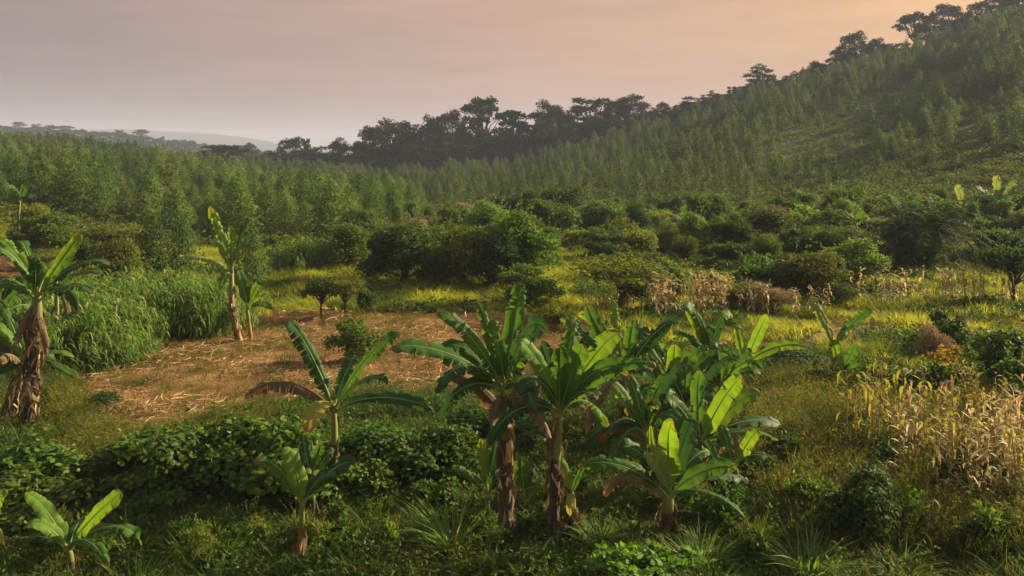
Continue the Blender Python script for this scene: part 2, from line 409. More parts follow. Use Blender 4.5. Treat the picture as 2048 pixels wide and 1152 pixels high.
def poly_world(poly): return np.array([on_ground(a, b)[:2] for a, b in poly])
def inside(poly, x, y):
    c = np.zeros(np.shape(x), bool); n = len(poly)
    for i in range(n):
        (x1, y1), (x2, y2) = poly[i], poly[(i + 1) % n]
        k = (y1 > y) != (y2 > y)
        c ^= k & (x < (x2 - x1) * (y - y1) / (y2 - y1 + 1e-12) + x1)
    return c
def edge_dist(poly, x, y):
    dmin = np.full(np.shape(x), 1e9)
    for i in range(len(poly)):
        a = np.array(poly[i]); b = np.array(poly[(i + 1) % len(poly)]); ab = b - a
        t = np.clip(((x - a[0]) * ab[0] + (y - a[1]) * ab[1]) / (ab @ ab + 1e-12), 0, 1)
        dmin = np.minimum(dmin, np.hypot(x - a[0] - t * ab[0], y - a[1] - t * ab[1]))
    return dmin
FIELD = poly_world([(130, 850), (150, 775), (265, 705), (520, 632), (760, 626), (1010, 630), (1130, 638), (1200, 660), (1185, 705), (1040, 780), (880, 800), (640, 800), (450, 845), (330, 880), (200, 880)])
RED = poly_world([(-60, 590), (-60, 505), (60, 515), (150, 540), (250, 548), (330, 552), (330, 566), (180, 590)])
PATCHES = [poly_world(p) for p in ([(1640, 650), (1760, 645), (1800, 665), (1700, 690), (1600, 685)], [(1960, 635), (2100, 630), (2100, 655), (1960, 655)],
                                   [(1500, 690), (1600, 675), (1620, 700), (1520, 712)])]
TRACK = poly_world([(1180, 1090), (1120, 1075), (1040, 1085), (1060, 1110), (1180, 1120)])
def masks(x, y):
    nz = .45 * np.sin(x * 1.7 + 2 * np.sin(y * .9)) * np.sin(y * 1.3 + x * .4)
    f = np.clip((np.where(inside(FIELD, x, y), 1, -1) * edge_dist(FIELD, x, y) + nz + .4) / .8, 0, 1)
    for p in PATCHES: f = np.maximum(f, .8 * np.clip((np.where(inside(p, x, y), 1, -1) * edge_dist(p, x, y) + nz + .3) / .9, 0, 1))
    r = np.clip((np.where(inside(RED, x, y), 1, -1) * edge_dist(RED, x, y) + nz + .3) / .8, 0, 1)
    r = np.maximum(r, np.clip((np.where(inside(TRACK, x, y), 1, -1) * edge_dist(TRACK, x, y) + nz) / .5, 0, 1) * .6)
    g = np.clip((y - 58) / 20, 0, 1)          # valley floor and slopes: grassed soil
    return f, r, g

def build_ground():
    m, t = mat_new('ground soil')
    at_ = nd(t, 'ShaderNodeAttribute', attribute_name='luv')
    sep = nd(t, 'ShaderNodeSeparateXYZ'); L_(t, at_.outputs['Vector'], sep.inputs[0])
    g = nd(t, 'ShaderNodeNewGeometry'); pos = g.outputs['Position']
    n1 = noise(t, pos, .9, 6, .65); n2 = noise(t, pos, 7.0, 5, .7); n3 = noise(t, pos, .10, 5, .6); n4 = noise(t, pos, 22, 4, .7)
    earth = mixc(t, sstep(t, n1, .35, .65), (.070, .052, .028), (.045, .050, .018))
    earth = mixc(t, sstep(t, n2, .45, .65), earth, (.10, .062, .034))
    fieldc = mixc(t, sstep(t, n1, .36, .64), (.25, .098, .038), (.38, .18, .070))
    fieldc = mixc(t, sstep(t, n4, .50, .62), fieldc, (.42, .28, .14))
    fieldc = mixc(t, sstep(t, n2, .52, .66), fieldc, (.115, .06, .032))
    redc = mixc(t, sstep(t, n1, .4, .6), (.13, .050, .026), (.085, .038, .02))
    slope = mixc(t, sstep(t, n3, .42, .6), (.048, .085, .020), (.080, .115, .030))
    slope = mixc(t, sstep(t, n1, .45, .7), slope, (.045, .06, .018))
    psep = nd(t, 'ShaderNodeSeparateXYZ'); L_(t, pos, psep.inputs[0])
    slope = mixc(t, sstep(t, psep.outputs[1], 1200, 2200), slope, (.022, .036, .030))      # the far range is wooded
    col = mixc(t, sep.outputs[2], earth, slope)
    col = mixc(t, sep.outputs[1], col, redc)
    col = mixc(t, sep.outputs[0], col, fieldc)
    p = nd(t, 'ShaderNodeBsdfPrincipled'); L_(t, col, p.inputs['Base Color']); p.inputs['Roughness'].default_value = .95
    p.inputs['Specular IOR Level'].default_value = .1
    b = nd(t, 'ShaderNodeBump'); b.inputs['Strength'].default_value = 1; b.inputs['Distance'].default_value = .2
    L_(t, mathn(t, 'ADD', n2, mathn(t, 'MULTIPLY', n4, .4)), b.inputs['Height']); L_(t, b.outputs[0], p.inputs['Normal'])
    o = nd(t, 'ShaderNodeOutputMaterial'); L_(t, p.outputs[0], o.inputs['Surface'])
    nr, nc = GZ.shape
    V = np.stack([GX, GY, GZ], -1).reshape(-1, 3)
    i = np.arange(nr - 1)[:, None] * nc + np.arange(nc - 1)[None]
    Q = np.stack([i, i + 1, i + nc + 1, i + nc], -1).reshape(-1, 4)
    A = np.stack(masks(GX.ravel(), GY.ravel()), -1)
    me = mesh_from('ground', V, Q, m, True, {'luv': A})
    o = bpy.data.objects.new('ground', me); COL.objects.link(o)
    tag(o, kind='structure')
build_ground()

# ------------------------------------------------------------------ merging many small plants into one stuff object
def merge(name, variants, P, rot, scl, mat, label, cat, tilt=.12, attr=False, smooth=False):
    """variants: list of (V,Q); copies them to P with rot about z, scale (n,) or (n,2)"""
    P = np.asarray(P, float); n = len(P)
    vid = rng.integers(0, len(variants), n)
    scl = np.asarray(scl, float)
    if scl.ndim == 1: scl = np.stack([scl, scl], 1)
    tx = rng.normal(0, tilt, (n, 2))
    VV, QQ, off = [], [], 0
    for k, (V, Q) in enumerate(variants):
        idx = np.nonzero(vid == k)[0]
        if not len(idx): continue
        c, s_ = np.cos(rot[idx])[:, None], np.sin(rot[idx])[:, None]
        x = (V[None, :, 0] * c - V[None, :, 1] * s_) * scl[idx, :1]
        y = (V[None, :, 0] * s_ + V[None, :, 1] * c) * scl[idx, :1]
        z = V[None, :, 2] * scl[idx, 1:]
        x = x + z * tx[idx, :1]; y = y + z * tx[idx, 1:]
        W_ = np.stack([x, y, z], -1) + P[idx][:, None]
        VV.append(W_.reshape(-1, 3).astype(np.float32))
        QQ.append(((np.arange(len(idx)) * len(V))[:, None, None] + Q[None]).reshape(-1, 4) + off)
        off += len(idx) * len(V)
    me = mesh_from(name, np.concatenate(VV), np.concatenate(QQ), mat, smooth)
    o = bpy.data.objects.new(name, me); COL.objects.link(o)
    tag(o, label, cat, kind='stuff')
    return o
def blades(n, h, spread, width, bend, lean=.35, segs=3, up=1.0):
    """a clump of curved grass blades"""
    r = spread * np.sqrt(rng.random(n)); a = rng.random(n) * 2 * np.pi
    P = np.stack([r * np.cos(a), r * np.sin(a), np.zeros(n)], 1)
    az = a + rng.normal(0, .9, n)
    out = np.stack([np.cos(az), np.sin(az), np.zeros(n)], 1)
    L = h * rng.uniform(.55, 1.1, n)
    s = np.linspace(0, 1, segs + 1)
    bl = rng.uniform(.3, 1, n) * bend; ln = rng.uniform(.2, 1, n) * lean
    hz = ln[:, None] * s + bl[:, None] * s ** 2
    vz = s[None] * up - bl[:, None] * .55 * s[None] ** 2.4
    C = P[:, None] + L[:, None, None] * (out[:, None] * hz[..., None] + np.array([0, 0, 1.0]) * vz[..., None])
    sd = np.stack([-np.sin(az), np.cos(az), np.zeros(n)], 1) + rng.normal(0, .3, (n, 3))
    S = np.repeat(unit(sd)[:, None], segs + 1, 1)
    w = np.array([.8, 1, .75, .08]) if segs == 3 else np.interp(s, [0, .15, .4, .8, 1], [.35, .8, 1, .6, .04])
    return strips(C, S, width * .5 * w[None] * rng.uniform(.7, 1.2, n)[:, None])
def leaf_clump(n, h, spread, ll, lw, droop=.2, fine=False):
    r = spread * np.sqrt(rng.random(n)); a = rng.random(n) * 2 * np.pi
    z = h * rng.random(n) ** .8 * (1 - .5 * (r / spread) ** 2)
    P = np.stack([r * np.cos(a), r * np.sin(a), z], 1)
    D = np.stack([np.cos(a), np.sin(a), np.zeros(n)], 1) * .8 + rng.normal(0, .6, (n, 3)) + np.array([0, 0, .35 - droop])
    q = rhombs(P, D, ll * rng.uniform(.6, 1.2, n), lw * rng.uniform(.7, 1.2, n))
    return q.reshape(-1, 3), np.arange(4 * n).reshape(n, 4)
def cat_geo(*gs):
    V, Q, o = [], [], 0
    for v, q in gs: V.append(v); Q.append(q + o); o += len(v)
    return np.concatenate(V), np.concatenate(Q)
def scatter_u(n, d0, d1, u0, u1, power=1.0, mask=None):
    """n points on the ground between two distances and two bearings, uniform by area"""
    out = []
    while sum(len(o) for o in out) < n:
        d = np.sqrt(rng.uniform(d0 ** 2, d1 ** 2, n * 2)) if power == 1 else d0 * (d1 / d0) ** rng.random(n * 2)
        x = rng.uniform(u0, u1, n * 2) * d
        k = np.ones(len(d), bool) if mask is None else mask(x, d)
        out.append(np.stack([x[k], d[k]], 1))
        if len(out) > 60: break
    P = np.concatenate(out)[:n]
    return np.column_stack([P, H(P[:, 0], P[:, 1])])
def scatter_poly(n, poly):
    poly = np.asarray(poly); lo, hi = poly.min(0), poly.max(0)
    out = []; tot = 0
    while tot < n:
        x = rng.uniform(lo[0], hi[0], n * 3); y = rng.uniform(lo[1], hi[1], n * 3)
        k = inside(poly, x, y); out.append(np.stack([x[k], y[k]], 1)); tot += k.sum()
    P = np.concatenate(out)[:n]
    return np.column_stack([P, H(P[:, 0], P[:, 1])])

# ------------------------------------------------------------------ prototypes of bushes and trees
def crown_lobes(lobes, n, ll, lw, droop=.0, up=.2, big=False, shell=.55, fold=.25, upn=.45):
    """leaves spread through a set of ellipsoid lobes [(centre, radii)]"""
    vol = np.array([r_[0] * r_[1] + r_[0] * r_[2] for _, r_ in lobes]); vol = vol / vol.sum()
    qs = []
    for (c, r_), w_ in zip(lobes, vol):
        k = max(8, int(n * w_))
        dirs = rand_dirs(k); dirs[:, 2] = np.where(rng.random(k) < .62, np.abs(dirs[:, 2]), dirs[:, 2])
        rad = (shell + (1.06 - shell) * rng.random(k) ** .6) * np.where(rng.random(k) < .09, rng.uniform(1.08, 1.42, k), 1)
        # clumps: leaves gather round twig ends, leaving gaps between them
        tw = rand_dirs(max(5, k // 14)); tw[:, 2] = np.abs(tw[:, 2]) * .9 - .15
        near = tw[rng.integers(0, len(tw), k)]
        dirs = unit(dirs * .42 + near * .75)
        P = np.asarray(c) + dirs * np.asarray(r_) * rad[:, None]
        sph = unit(P - np.asarray(c))
        tng = unit(np.cross(sph, rng.normal(size=(k, 3))))
        D = tng * .9 + sph * rng.uniform(-.1, .9, (k, 1)) + np.array([0, 0, up - droop])
        N = sph + np.array([0, 0, upn]) + rng.normal(0, .48, (k, 3))
        f = leaves2 if big else rhombs
        qs.append(f(P, D, ll * rng.uniform(.65, 1.25, k), lw * rng.uniform(.7, 1.2, k), N, fold))
    return np.concatenate(qs)
def limb_mesh(name, root_pts, ends, r0, mat, sides=6):
    mb = MB()
    mb.add(*tube(root_pts, np.linspace(r0, r0 * .6, len(root_pts)), sides))
    top = np.asarray(root_pts[-1])
    for e_ in ends:
        e_ = np.asarray(e_); st = np.asarray(root_pts[-1]) * .55 + np.asarray(root_pts[-2]) * .45 if random.random() < .5 else top
        mid = st * .45 + e_ * .55 + np.array([0, 0, (e_[2] - st[2]) * .12]) + rng.normal(0, .04, 3) * np.linalg.norm(e_ - st)
        mb.add(*tube([st, mid, e_], [r0 * .5, r0 * .32, r0 * .10], 5))
    return mb.mesh(name, mat, True)
def bush_proto(name, cat, mat, Rw, Hh, n, ll, lw, lobes=7, droop=0., up=.2, big=False, stem=True, squash=.8, seed=0, trunk=0.0):
    """a bush Rw in radius and Hh tall made of several leafy lobes on a few stems"""
    global rng
    keep = rng; rng = np.random.default_rng(seed + 100)
    lb = []
    lobes = int(lobes * 1.35)
    for i in range(lobes):
        a = i * 2.4 + rng.random() * 1.6; rr = Rw * rng.uniform(.45, .78) * math.sqrt((i + .3) / lobes)
        zc = trunk + (Hh - trunk) * (rng.uniform(.18, .50) if i % 2 else rng.uniform(.45, .86)) * (1 - .30 * (rr / Rw) ** 2)
        rad = Rw * (rng.uniform(.22, .36) if i % 3 else rng.uniform(.36, .52))
        lb.append((np.array([rr * math.cos(a), rr * math.sin(a), zc]), np.array([rad, rad * rng.uniform(.8, 1.2), (Hh - trunk) * rng.uniform(.14, .30) * squash / .8])))
    q = crown_lobes(lb, n, ll, lw, droop, up, big)
    # stray shoots standing out of the crown
    sh_ = []
    for i in range(14):
        c, r_ = lb[int(rng.integers(0, len(lb)))]
        dv = unit(np.array([rng.normal(0, .6), rng.normal(0, .6), 1.0])); ln = Hh * rng.uniform(.18, .42); k = 12
        f = rng.random(k)[:, None]
        Ps = c + dv * r_ * .8 + dv * ln * f + rng.normal(0, .03, (k, 3))
        sh_.append((leaves2 if big else rhombs)(Ps, rng.normal(0, .8, (k, 3)) + dv * .7, ll * rng.uniform(.6, 1.1, k), lw * rng.uniform(.7, 1.1, k)))
    q = np.concatenate([q] + sh_)
    q[..., 2] = np.maximum(q[..., 2], .02)
    crown = mesh_from(name + ' crown', q.reshape(-1, 3), np.arange(len(q) * 4).reshape(-1, 4), mat)
    parts = [('crown', crown)]
    if stem:
        z0 = trunk if trunk else Hh * .12
        parts.append(('trunk' if trunk else 'stem', limb_mesh(name + ' stem', [(0, 0, -.15), (.02, .01, z0 * .5), (0.03, 0, max(z0, .1))], [c for c, _ in lb], Hh * (.035 if trunk else .02) + .01, M['bark'])))
    rng = keep
    return dict(name=name, cat=cat, parts=parts, h=float(np.percentile(q[..., 2], 99.5)), w=float(np.percentile(q[..., 0], 98) - np.percentile(q[..., 0], 2)))
def conifer_geo(Hh, Rw, levels, per, pos, seed, tl=.5, tw=.17, ex=.85):
    global rng
    keep = rng; rng = np.random.default_rng(seed + 500)
    P, D, LL, NN = [], [], [], []
    for i in range(levels):
        f = (i + .5) / levels
        z = Hh * (.06 + .93 * f)
        r_ = Rw * (1 - f) ** ex * (.55 + .45 * min(1, f / .12)) + .05
        for k in range(per if f < .85 else max(3, per // 2)):
            a = rng.random() * 2 * np.pi
            rr = r_ * rng.uniform(.6, 1.15)
            for j in range(pos):
                s = (j + rng.random()) / pos
                s = 1 - .8 * (1 - s) ** 1.5 if rng.random() < .8 else s
                out = np.array([math.cos(a), math.sin(a), 0])
                p = out * rr * s + np.array([0, 0, z + rr * s * .35 + rng.normal(0, .06)]) + rng.normal(0, .07 * Rw, 3)
                P.append(p); NN.append(out * .62 + np.array([0, 0, .8]) + rng.normal(0, .28, 3))
                D.append((out * .75 + np.array([0, 0, .7]) if rng.random() < .35 else out * .8 - np.array([0, 0, .5]) + np.array([-out[1], out[0], 0]) * rng.normal(0, .6)) + rng.normal(0, .3, 3)); LL.append(tl * rng.uniform(.6, 1.2) * (.6 + .4 * (1 - f)))
    for k in range(5): P.append((0, 0, Hh * (.93 + .012 * k))); D.append(rng.normal(0, .3, 3) + np.array([0, 0, 1.])); LL.append(tl * .7); NN.append(rng.normal(0, 1, 3))
    q = rhombs(np.array(P), np.array(D), np.array(LL), np.array(LL) * tw / tl, np.array(NN))
    rng = keep
    return q
def conifer_proto(name, Hh, Rw, levels, per, pos, seed, tl, tw, ex):
    q = conifer_geo(Hh, Rw, levels, per, pos, seed, tl, tw, ex)
    crown = mesh_from(name + ' crown', q.reshape(-1, 3), np.arange(len(q) * 4).reshape(-1, 4), M['pine'])
    mb = MB(); mb.add(*tube([(0, 0, -.2), (.03, .02, Hh * .4), (0, 0, Hh * .95)], [.10, .07, .012], 6))
    return dict(name='plantation_tree', cat='tree', parts=[('crown', crown), ('trunk', mb.mesh(name + ' trunk', M['bark'], True))], h=Hh, w=2 * Rw)
def forest_proto(name, shape, seed, n=2200, mat=None):
    """old rainforest tree 20 m tall; shape = dome, umbrella, layered, tall, low"""
    global rng
    keep = rng; rng = np.random.default_rng(seed + 900); random.seed(seed)
    Hh = 20.0
    lb = []
    if shape == 'dome':
        tr = .30
        for i in range(22):
            a = i * 2.4; rr = 5.4 * math.sqrt((i + .4) / 22)
            lb.append(((rr * math.cos(a), rr * math.sin(a), 16.8 - 7.0 * (rr / 5.4) ** 2 + rng.normal(0, 1.1)), (rng.uniform(1.5, 2.6), rng.uniform(1.5, 2.6), rng.uniform(1.2, 1.9))))
        for i in range(9):
            a = rng.random() * 6.3; lb.append(((3.8 * math.cos(a), 3.8 * math.sin(a), rng.uniform(3, 10)), (2.2, 2.2, 1.6)))
    elif shape == 'umbrella':
        tr = .40
        for i in range(17):
            a = i * 2.4 + rng.normal(0, .3); rr = 5.4 * math.sqrt((i + .3) / 17)
            lb.append(((rr * math.cos(a), rr * math.sin(a), 17.8 - 5.6 * (rr / 5.4) ** 2 + rng.normal(0, .9)), (rng.uniform(1.2, 2.0), rng.uniform(1.2, 2.0), rng.uniform(.8, 1.4))))
        for i in range(6):
            a = rng.random() * 6.3; q_ = rng.uniform(2.2, 4.6); lb.append(((q_ * math.cos(a), q_ * math.sin(a), rng.uniform(8, 13)), (1.3, 1.3, .8)))
    elif shape == 'layered':
        tr = .25
        for lev, (z, rr) in enumerate(((5.5, 3.6), (8.0, 4.6), (10.5, 5.2), (13.0, 4.8), (15.5, 4.0), (17.5, 2.8), (19.2, 1.5))):
            for i in range(5):
                a = i * 1.2566 + lev * .9 + rng.normal(0, .35); q_ = rr * rng.uniform(.3, .95)
                lb.append(((q_ * math.cos(a), q_ * math.sin(a), z + rng.normal(0, .6)), (rr * rng.uniform(.25, .42), rr * rng.uniform(.25, .42), rng.uniform(.5, .9))))
    elif shape == 'tall':
        tr = .35
        for i in range(18):
            z = rng.uniform(5, 18.8); rr = (3.0 * (1 - ((z - 13) / 9) ** 2) + .3) * rng.uniform(.4, 1); a = i * 2.4
            lb.append(((rr * math.cos(a), rr * math.sin(a), z), (rng.uniform(1, 1.7), rng.uniform(1, 1.7), rng.uniform(.8, 1.4))))
    else:
        tr = .12
        for i in range(24):
            a = i * 2.4 + rng.normal(0, .4); rr = 6.4 * math.sqrt((i + .3) / 24)
            lb.append(((rr * math.cos(a), rr * math.sin(a), rng.uniform(2.5, 18) * (1 - .35 * rr / 6.4) + .5), (rng.uniform(1.7, 3.0), rng.uniform(1.7, 3.0), rng.uniform(1.3, 2.4))))
    lb = [(c, (r_[0] * .92, r_[1] * .92, r_[2] * (1.6 if shape in ('dome', 'low', 'tall') else 1.3))) for c, r_ in lb]
    q = crown_lobes(lb, n, .85, .5, 0, .15, shell=.35, upn=.05)
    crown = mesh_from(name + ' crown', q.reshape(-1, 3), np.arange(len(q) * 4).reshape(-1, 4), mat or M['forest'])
    fk = Hh * tr
    trunk = limb_mesh(name + ' trunk', [(0, 0, -1), (.1, .05, fk * .5), (.15, .1, fk)], [c for c, _ in lb], .42, M['bark'])
    rng = keep
    zs = q[..., 2].max(); wd = np.percentile(np.abs(q[..., 0]), 97) * 2
    return dict(name='rainforest_tree', cat='tree', parts=[('crown', crown), ('trunk', trunk)], h=zs, w=wd)
def place(pr, loc, rz, sx, sz, label=None, group=None, name=None, cat=None):
    e_ = empty(name or pr['name'], tuple(loc), rz, (sx, sx, sz))
    tag(e_, label, cat or pr['cat'], group)
    for nm, me in pr['parts']: child(nm, me, e_)
    return e_
def place_px(pr, px, base, top, wpx, label, group=None, rz=None, name=None, cat=None, sink=.03):
    g = on_ground(px, base); k = g[1] / F
    return place(pr, g - np.array([0, 0, sink]), rng.random() * 6.28 if rz is None else rz, wpx * k / pr['w'], (base - top) * k / pr['h'], label, group, name, cat)
# ------------------------------------------------------------------ banana plants
def banana_leaf(B, T, arch, w, tear, kind, seedv):
    """returns (blade MB, midrib MB); B base at the crown, T tip, arch upward bulge, w full blade width"""
    r = np.random.default_rng(seedv)
    B = np.asarray(B, float); T = np.asarray(T, float)
    ch = T - B; L = np.linalg.norm(ch)
    up = np.array([0, 0, 1.0])
    K = 44
    P1 = B + .22 * ch + up * arch * .85 + up * L * .10; P2 = B + .80 * ch + up * arch * 1.45 + r.normal(0, .055, 3) * L
    s = np.linspace(0, 1, K)[:, None]
    C = (1 - s) ** 3 * B + 3 * s * (1 - s) ** 2 * P1 + 3 * s * s * (1 - s) * P2 + s ** 3 * T
    t = unit(np.gradient(C, axis=0))
    hz = np.array([ch[0], ch[1], 0.0]); hzn = hz / max(np.linalg.norm(hz), 1e-6)
    nphys = unit(up * 1.0 - hzn * .55)                       # upper face looks up and back to the plant
    cdir = unit(np.array([-B[0], -B[1], CZ - B[2]]))
    vert = abs(ch[2]) / L
    twist = np.array([cdir[0], cdir[1], cdir[2]]) * (.55 + .6 * vert) + r.normal(0, .22, 3)
    nn = unit(nphys * (1 - .45 * vert) + twist)
    S = unit(np.cross(t, nn[None] + np.linspace(-.2, .2, K)[:, None] * r.normal(0, 1, 3)[None])); Nn = np.cross(S, t)
    s1 = s[:, 0]
    b0 = .13
    q = np.clip((s1 - b0) / (1 - b0), 0, 1)
    W_ = .5 * w * np.clip(q / .16, 0, 1) ** .6 * np.sqrt(np.clip(1 - np.clip((q - .62) / .38, 0, 1) ** 2.3, 0, 1))
    W_ *= (1 + .05 * np.sin(s1 * 23 + r.random() * 6))
    st = int(b0 * K)
    blade = MB()
    dead = kind in 'do'
    for sg in (-1, 1):
        i = st
        while i < K - 1:
            torn = r.random() < tear
            ln = int(r.integers(1, 4)) if torn else int(r.integers(4, 14))
            j = min(K - 1, i + ln)
            if K - 1 - j < 2: j = K - 1
            idx = np.arange(i, j + 1); m_ = len(idx)
            lift = r.uniform(.10, .32) if not dead else r.uniform(-.3, .1)
            drp = (r.uniform(.15, .55) + (r.uniform(.1, 1.3) if torn else 0)) if not dead else (r.uniform(.35, .8) if kind == 'o' else r.uniform(.6, 1.1))
            shr = 1 - (.30 * r.random() if torn else .06 * r.random())
            V, A = [], []
            x = np.linspace(0, 1, 6)
            for xx in x:
                th = lift - (lift + drp) * xx ** 1.4
                # integrate the cross section: rises from the midrib, then bends over
                wob = .05 * np.sin(idx * .9 + sg * 2 + xx * 2) * xx + .03 * np.sin(idx * 2.1 + seedv) * xx
                hgt = (lift * xx - (lift + drp) * xx ** 2.4 / 2.0) + wob
                lat = xx * (1 - .28 * drp * xx * .6)
                slide = (np.linspace(-.5, .5, m_) * -.5 * (xx ** 2) * (.035 * L if torn or j - i < 6 else .0)) if tear > .05 else 0
                p = C[idx] + sg * S[idx] * (W_[idx] * lat * shr)[:, None] + Nn[idx] * (W_[idx] * hgt)[:, None] + t[idx] * (np.zeros(m_) + slide)[:, None]
                if dead: p = p - up * (W_[idx] * xx ** 1.5 * (.1 if kind == 'o' else .3) * r.uniform(.4, 1.6))[:, None]
                V.append(p); A.append(np.stack([s1[idx], np.full(m_, sg * xx), np.full(m_, .5)], 1))
            V = np.stack(V, 1); A = np.stack(A, 1)
            base = np.arange(m_ - 1)[:, None] * 6 + np.arange(5)[None]
            Q = np.stack([base, base + 6, base + 7, base + 1], -1).reshape(-1, 4)
            if sg < 0: Q = Q[:, ::-1]
            blade.add(V.reshape(-1, 3), Q, A.reshape(-1, 3))
            i = j
    rib = MB()
    r0 = .012 + .012 * min(L, 2) / 2
    rib.add(*tube(C[:K - 1] - Nn[:K - 1] * .004, np.interp(s1[:K - 1], [0, .13, .5, 1], [r0 * 1.7, r0, r0 * .6, .003]), 6))
    return blade, rib
def hang_sheath(z0, z1, rad, n, ctr_fn, seedv):
    """dry leaf sheaths hanging down round the stem"""
    r = np.random.default_rng(seedv)
    k = 6
    s = np.linspace(0, 1, k)
    C, S, Wd = [], [], []
    for i in range(n):
        a = r.random() * 6.283; z = r.uniform(z0, z1); ln = r.uniform(.25, .75) * min(1.0, .4 + z)
        o = np.array([math.cos(a), math.sin(a), 0]); sd = np.array([-math.sin(a), math.cos(a), 0])
        ln = min(ln, z - .02)
        fl = r.uniform(.0, .09)
        c = [ctr_fn(z - ln * q) + o * (rad * 1.05 + fl * math.sin(q * 2.6) + .03 * q) + sd * (r.normal(0, .015) + .05 * math.sin(q * 5 + i)) for q in s]
        C.append(c); sv = unit(sd + o * r.normal(0, .6)); S.append([unit(sv + .5 * o * math.sin(q * 6 + i)) for q in s]); Wd.append(r.uniform(.02, .06) * np.array([.8, 1, .9, .8, .5, .15]))
    return strips(np.array(C), np.array(S), np.array(Wd))
BN = [0]
def banana(label, px, base, crown, leaves, r0=.10, sheaths=0, stem='stem', group=None, D=None, sheath_to=.8, fat=1.3, extra=0):
    r0 *= .74; sheaths = int(sheaths * .62)
    BN[0] += 1
    seedv = 1000 * BN[0]
    g = on_ground(px, base) if D is None else np.array([(px - 1024) / F * D, D, float(H((px - 1024) / F * D, D))])
    d = g[1]
    top = at(crown[0], crown[1], d)
    root = empty('banana_plant', tuple(g))
    tag(root, label, 'banana plant', group or 'banana plants of the smallholding')
    # stem: gently bowed from the ground to the crown
    k = 9
    s = np.linspace(0, 1, k)[:, None]
    bow = np.array([rng.normal(0, .05), rng.normal(0, .05), 0])
    pts = np.array([0, 0, -.15]) * (1 - s) + (top - g) * s + bow * np.sin(s * 3.14)
    prof = np.interp(s[:, 0], [0, .12, .6, .9, 1], [r0 * fat, r0 * 1.15, r0, r0 * .75, r0 * .45])
    mb = MB(); mb.add(*tube(pts, prof, 12))
    # overlapping green leaf bases round the upper stem
    child('stem', mb.mesh('banana stem', M[stem], True), root)
    f0 = np.linspace(.68, 1, 5)[:, None]
    lp = np.array([0, 0, -.15]) * (1 - f0) + (top - g) * f0 + bow * np.sin(f0 * 3.14)
    mb = MB(); mb.add(*tube(lp, np.interp(f0[:, 0], s[:, 0], prof) * np.array([1.03, 1.1, 1.12, 1.1, .9]) + .004, 12))
    child('leaf_base', mb.mesh('green leaf bases', M['leafbase'], True), root)
    def ctr(z):
        f = np.clip(z / max(top[2] - g[2], .1), 0, 1)
        return np.array([np.interp(f, s[:, 0], pts[:, 0]), np.interp(f, s[:, 0], pts[:, 1]), z])
    if sheaths:
        V, Q = hang_sheath(.12, (top[2] - g[2]) * sheath_to, r0, sheaths, ctr, seedv)
        child('dry_sheath', mesh_from('dry sheath', V, Q, M['sheath']), root)
    rx = np.random.default_rng(seedv + 77)
    leaves = list(leaves)
    for q_ in range(extra):      # older, lower, wind torn leaves
        az = rx.random() * 6.283; ln = rx.uniform(1.1, 1.9); upr = rx.random() < .45
        off = np.array([math.cos(az) * ln * .75, math.sin(az) * ln * .75, rx.uniform(.5, 1.3) if upr else rx.uniform(-.75, .2)])
        T_ = top + off; dd_ = T_[1] - d
        leaves.append((1024 + T_[0] / T_[1] * F, HZ + (CZ - T_[2]) / T_[1] * F, dd_, rx.uniform(.3, .5), rx.uniform(.3, .42), 'kgbg'[int(rx.integers(0, 4))] if upr else 'kkgkdd'[int(rx.integers(0, 6))], rx.uniform(.2, .7)))
    for i, lf in enumerate(leaves):
        tx, ty, dd, arch, w, kind, tear = lf
        T = at(tx, ty, d + dd) - g
        a = i * 2.4
        drop = r0 * (1.2 if kind not in 'do' else 4) * rng.uniform(.2, 1.6)
        Bp = (top - g) * (1 - drop / max(np.linalg.norm(top - g), .3)) + np.array([math.cos(a), math.sin(a), 0]) * r0 * .3
        bl, rb = banana_leaf(Bp + g, T + g, arch, w * .88, min(.95, tear * 1.3 + (.06 if kind in 'by' else .28)), kind, seedv + i)
        sh = lambda mbb: [mbb.v.__setitem__(ii, v - g) for ii, v in enumerate(mbb.v)]
        sh(bl); sh(rb)
        lo = child('leaf' if kind not in 'do' else 'dead_leaf', bl.mesh('banana leaf', M['ban_' + kind], True), root)
        child('midrib', rb.mesh('banana midrib', M['midrib_dry' if kind in 'do' else 'midrib'], True), lo)
    return root

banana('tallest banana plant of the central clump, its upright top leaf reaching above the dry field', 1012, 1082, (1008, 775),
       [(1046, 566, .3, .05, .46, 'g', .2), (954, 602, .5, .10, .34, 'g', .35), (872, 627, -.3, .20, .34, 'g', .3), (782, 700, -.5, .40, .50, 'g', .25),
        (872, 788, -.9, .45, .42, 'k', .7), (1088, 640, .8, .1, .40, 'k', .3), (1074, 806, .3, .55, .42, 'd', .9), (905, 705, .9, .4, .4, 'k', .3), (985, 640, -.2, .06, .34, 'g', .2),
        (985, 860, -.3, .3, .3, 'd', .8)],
       r0=.125, sheaths=70, sheath_to=.95, extra=7)
banana('banana plant with papery brown stem right beside the tallest, leaves in a fan', 1112, 1092, (1120, 825),
       [(1032, 676, -.4, .10, .38, 'b', .1), (1080, 690, .7, .12, .40, 'k', .2), (1165, 688, -.3, .05, .52, 'g', .1), (1240, 664, .1, .12, .46, 'b', .15),
        (1312, 738, -.3, .35, .36, 'g', .3), (1040, 790, -.7, .40, .40, 'k', .4), (1195, 800, -.9, .35, .40, 'k', .3), (1120, 690, -.1, .04, .4, 'g', .1), (1150, 640, .8, .1, .42, 'g', .5)],
       r0=.12, sheaths=75, stem='stem_dry', sheath_to=.98, extra=7)
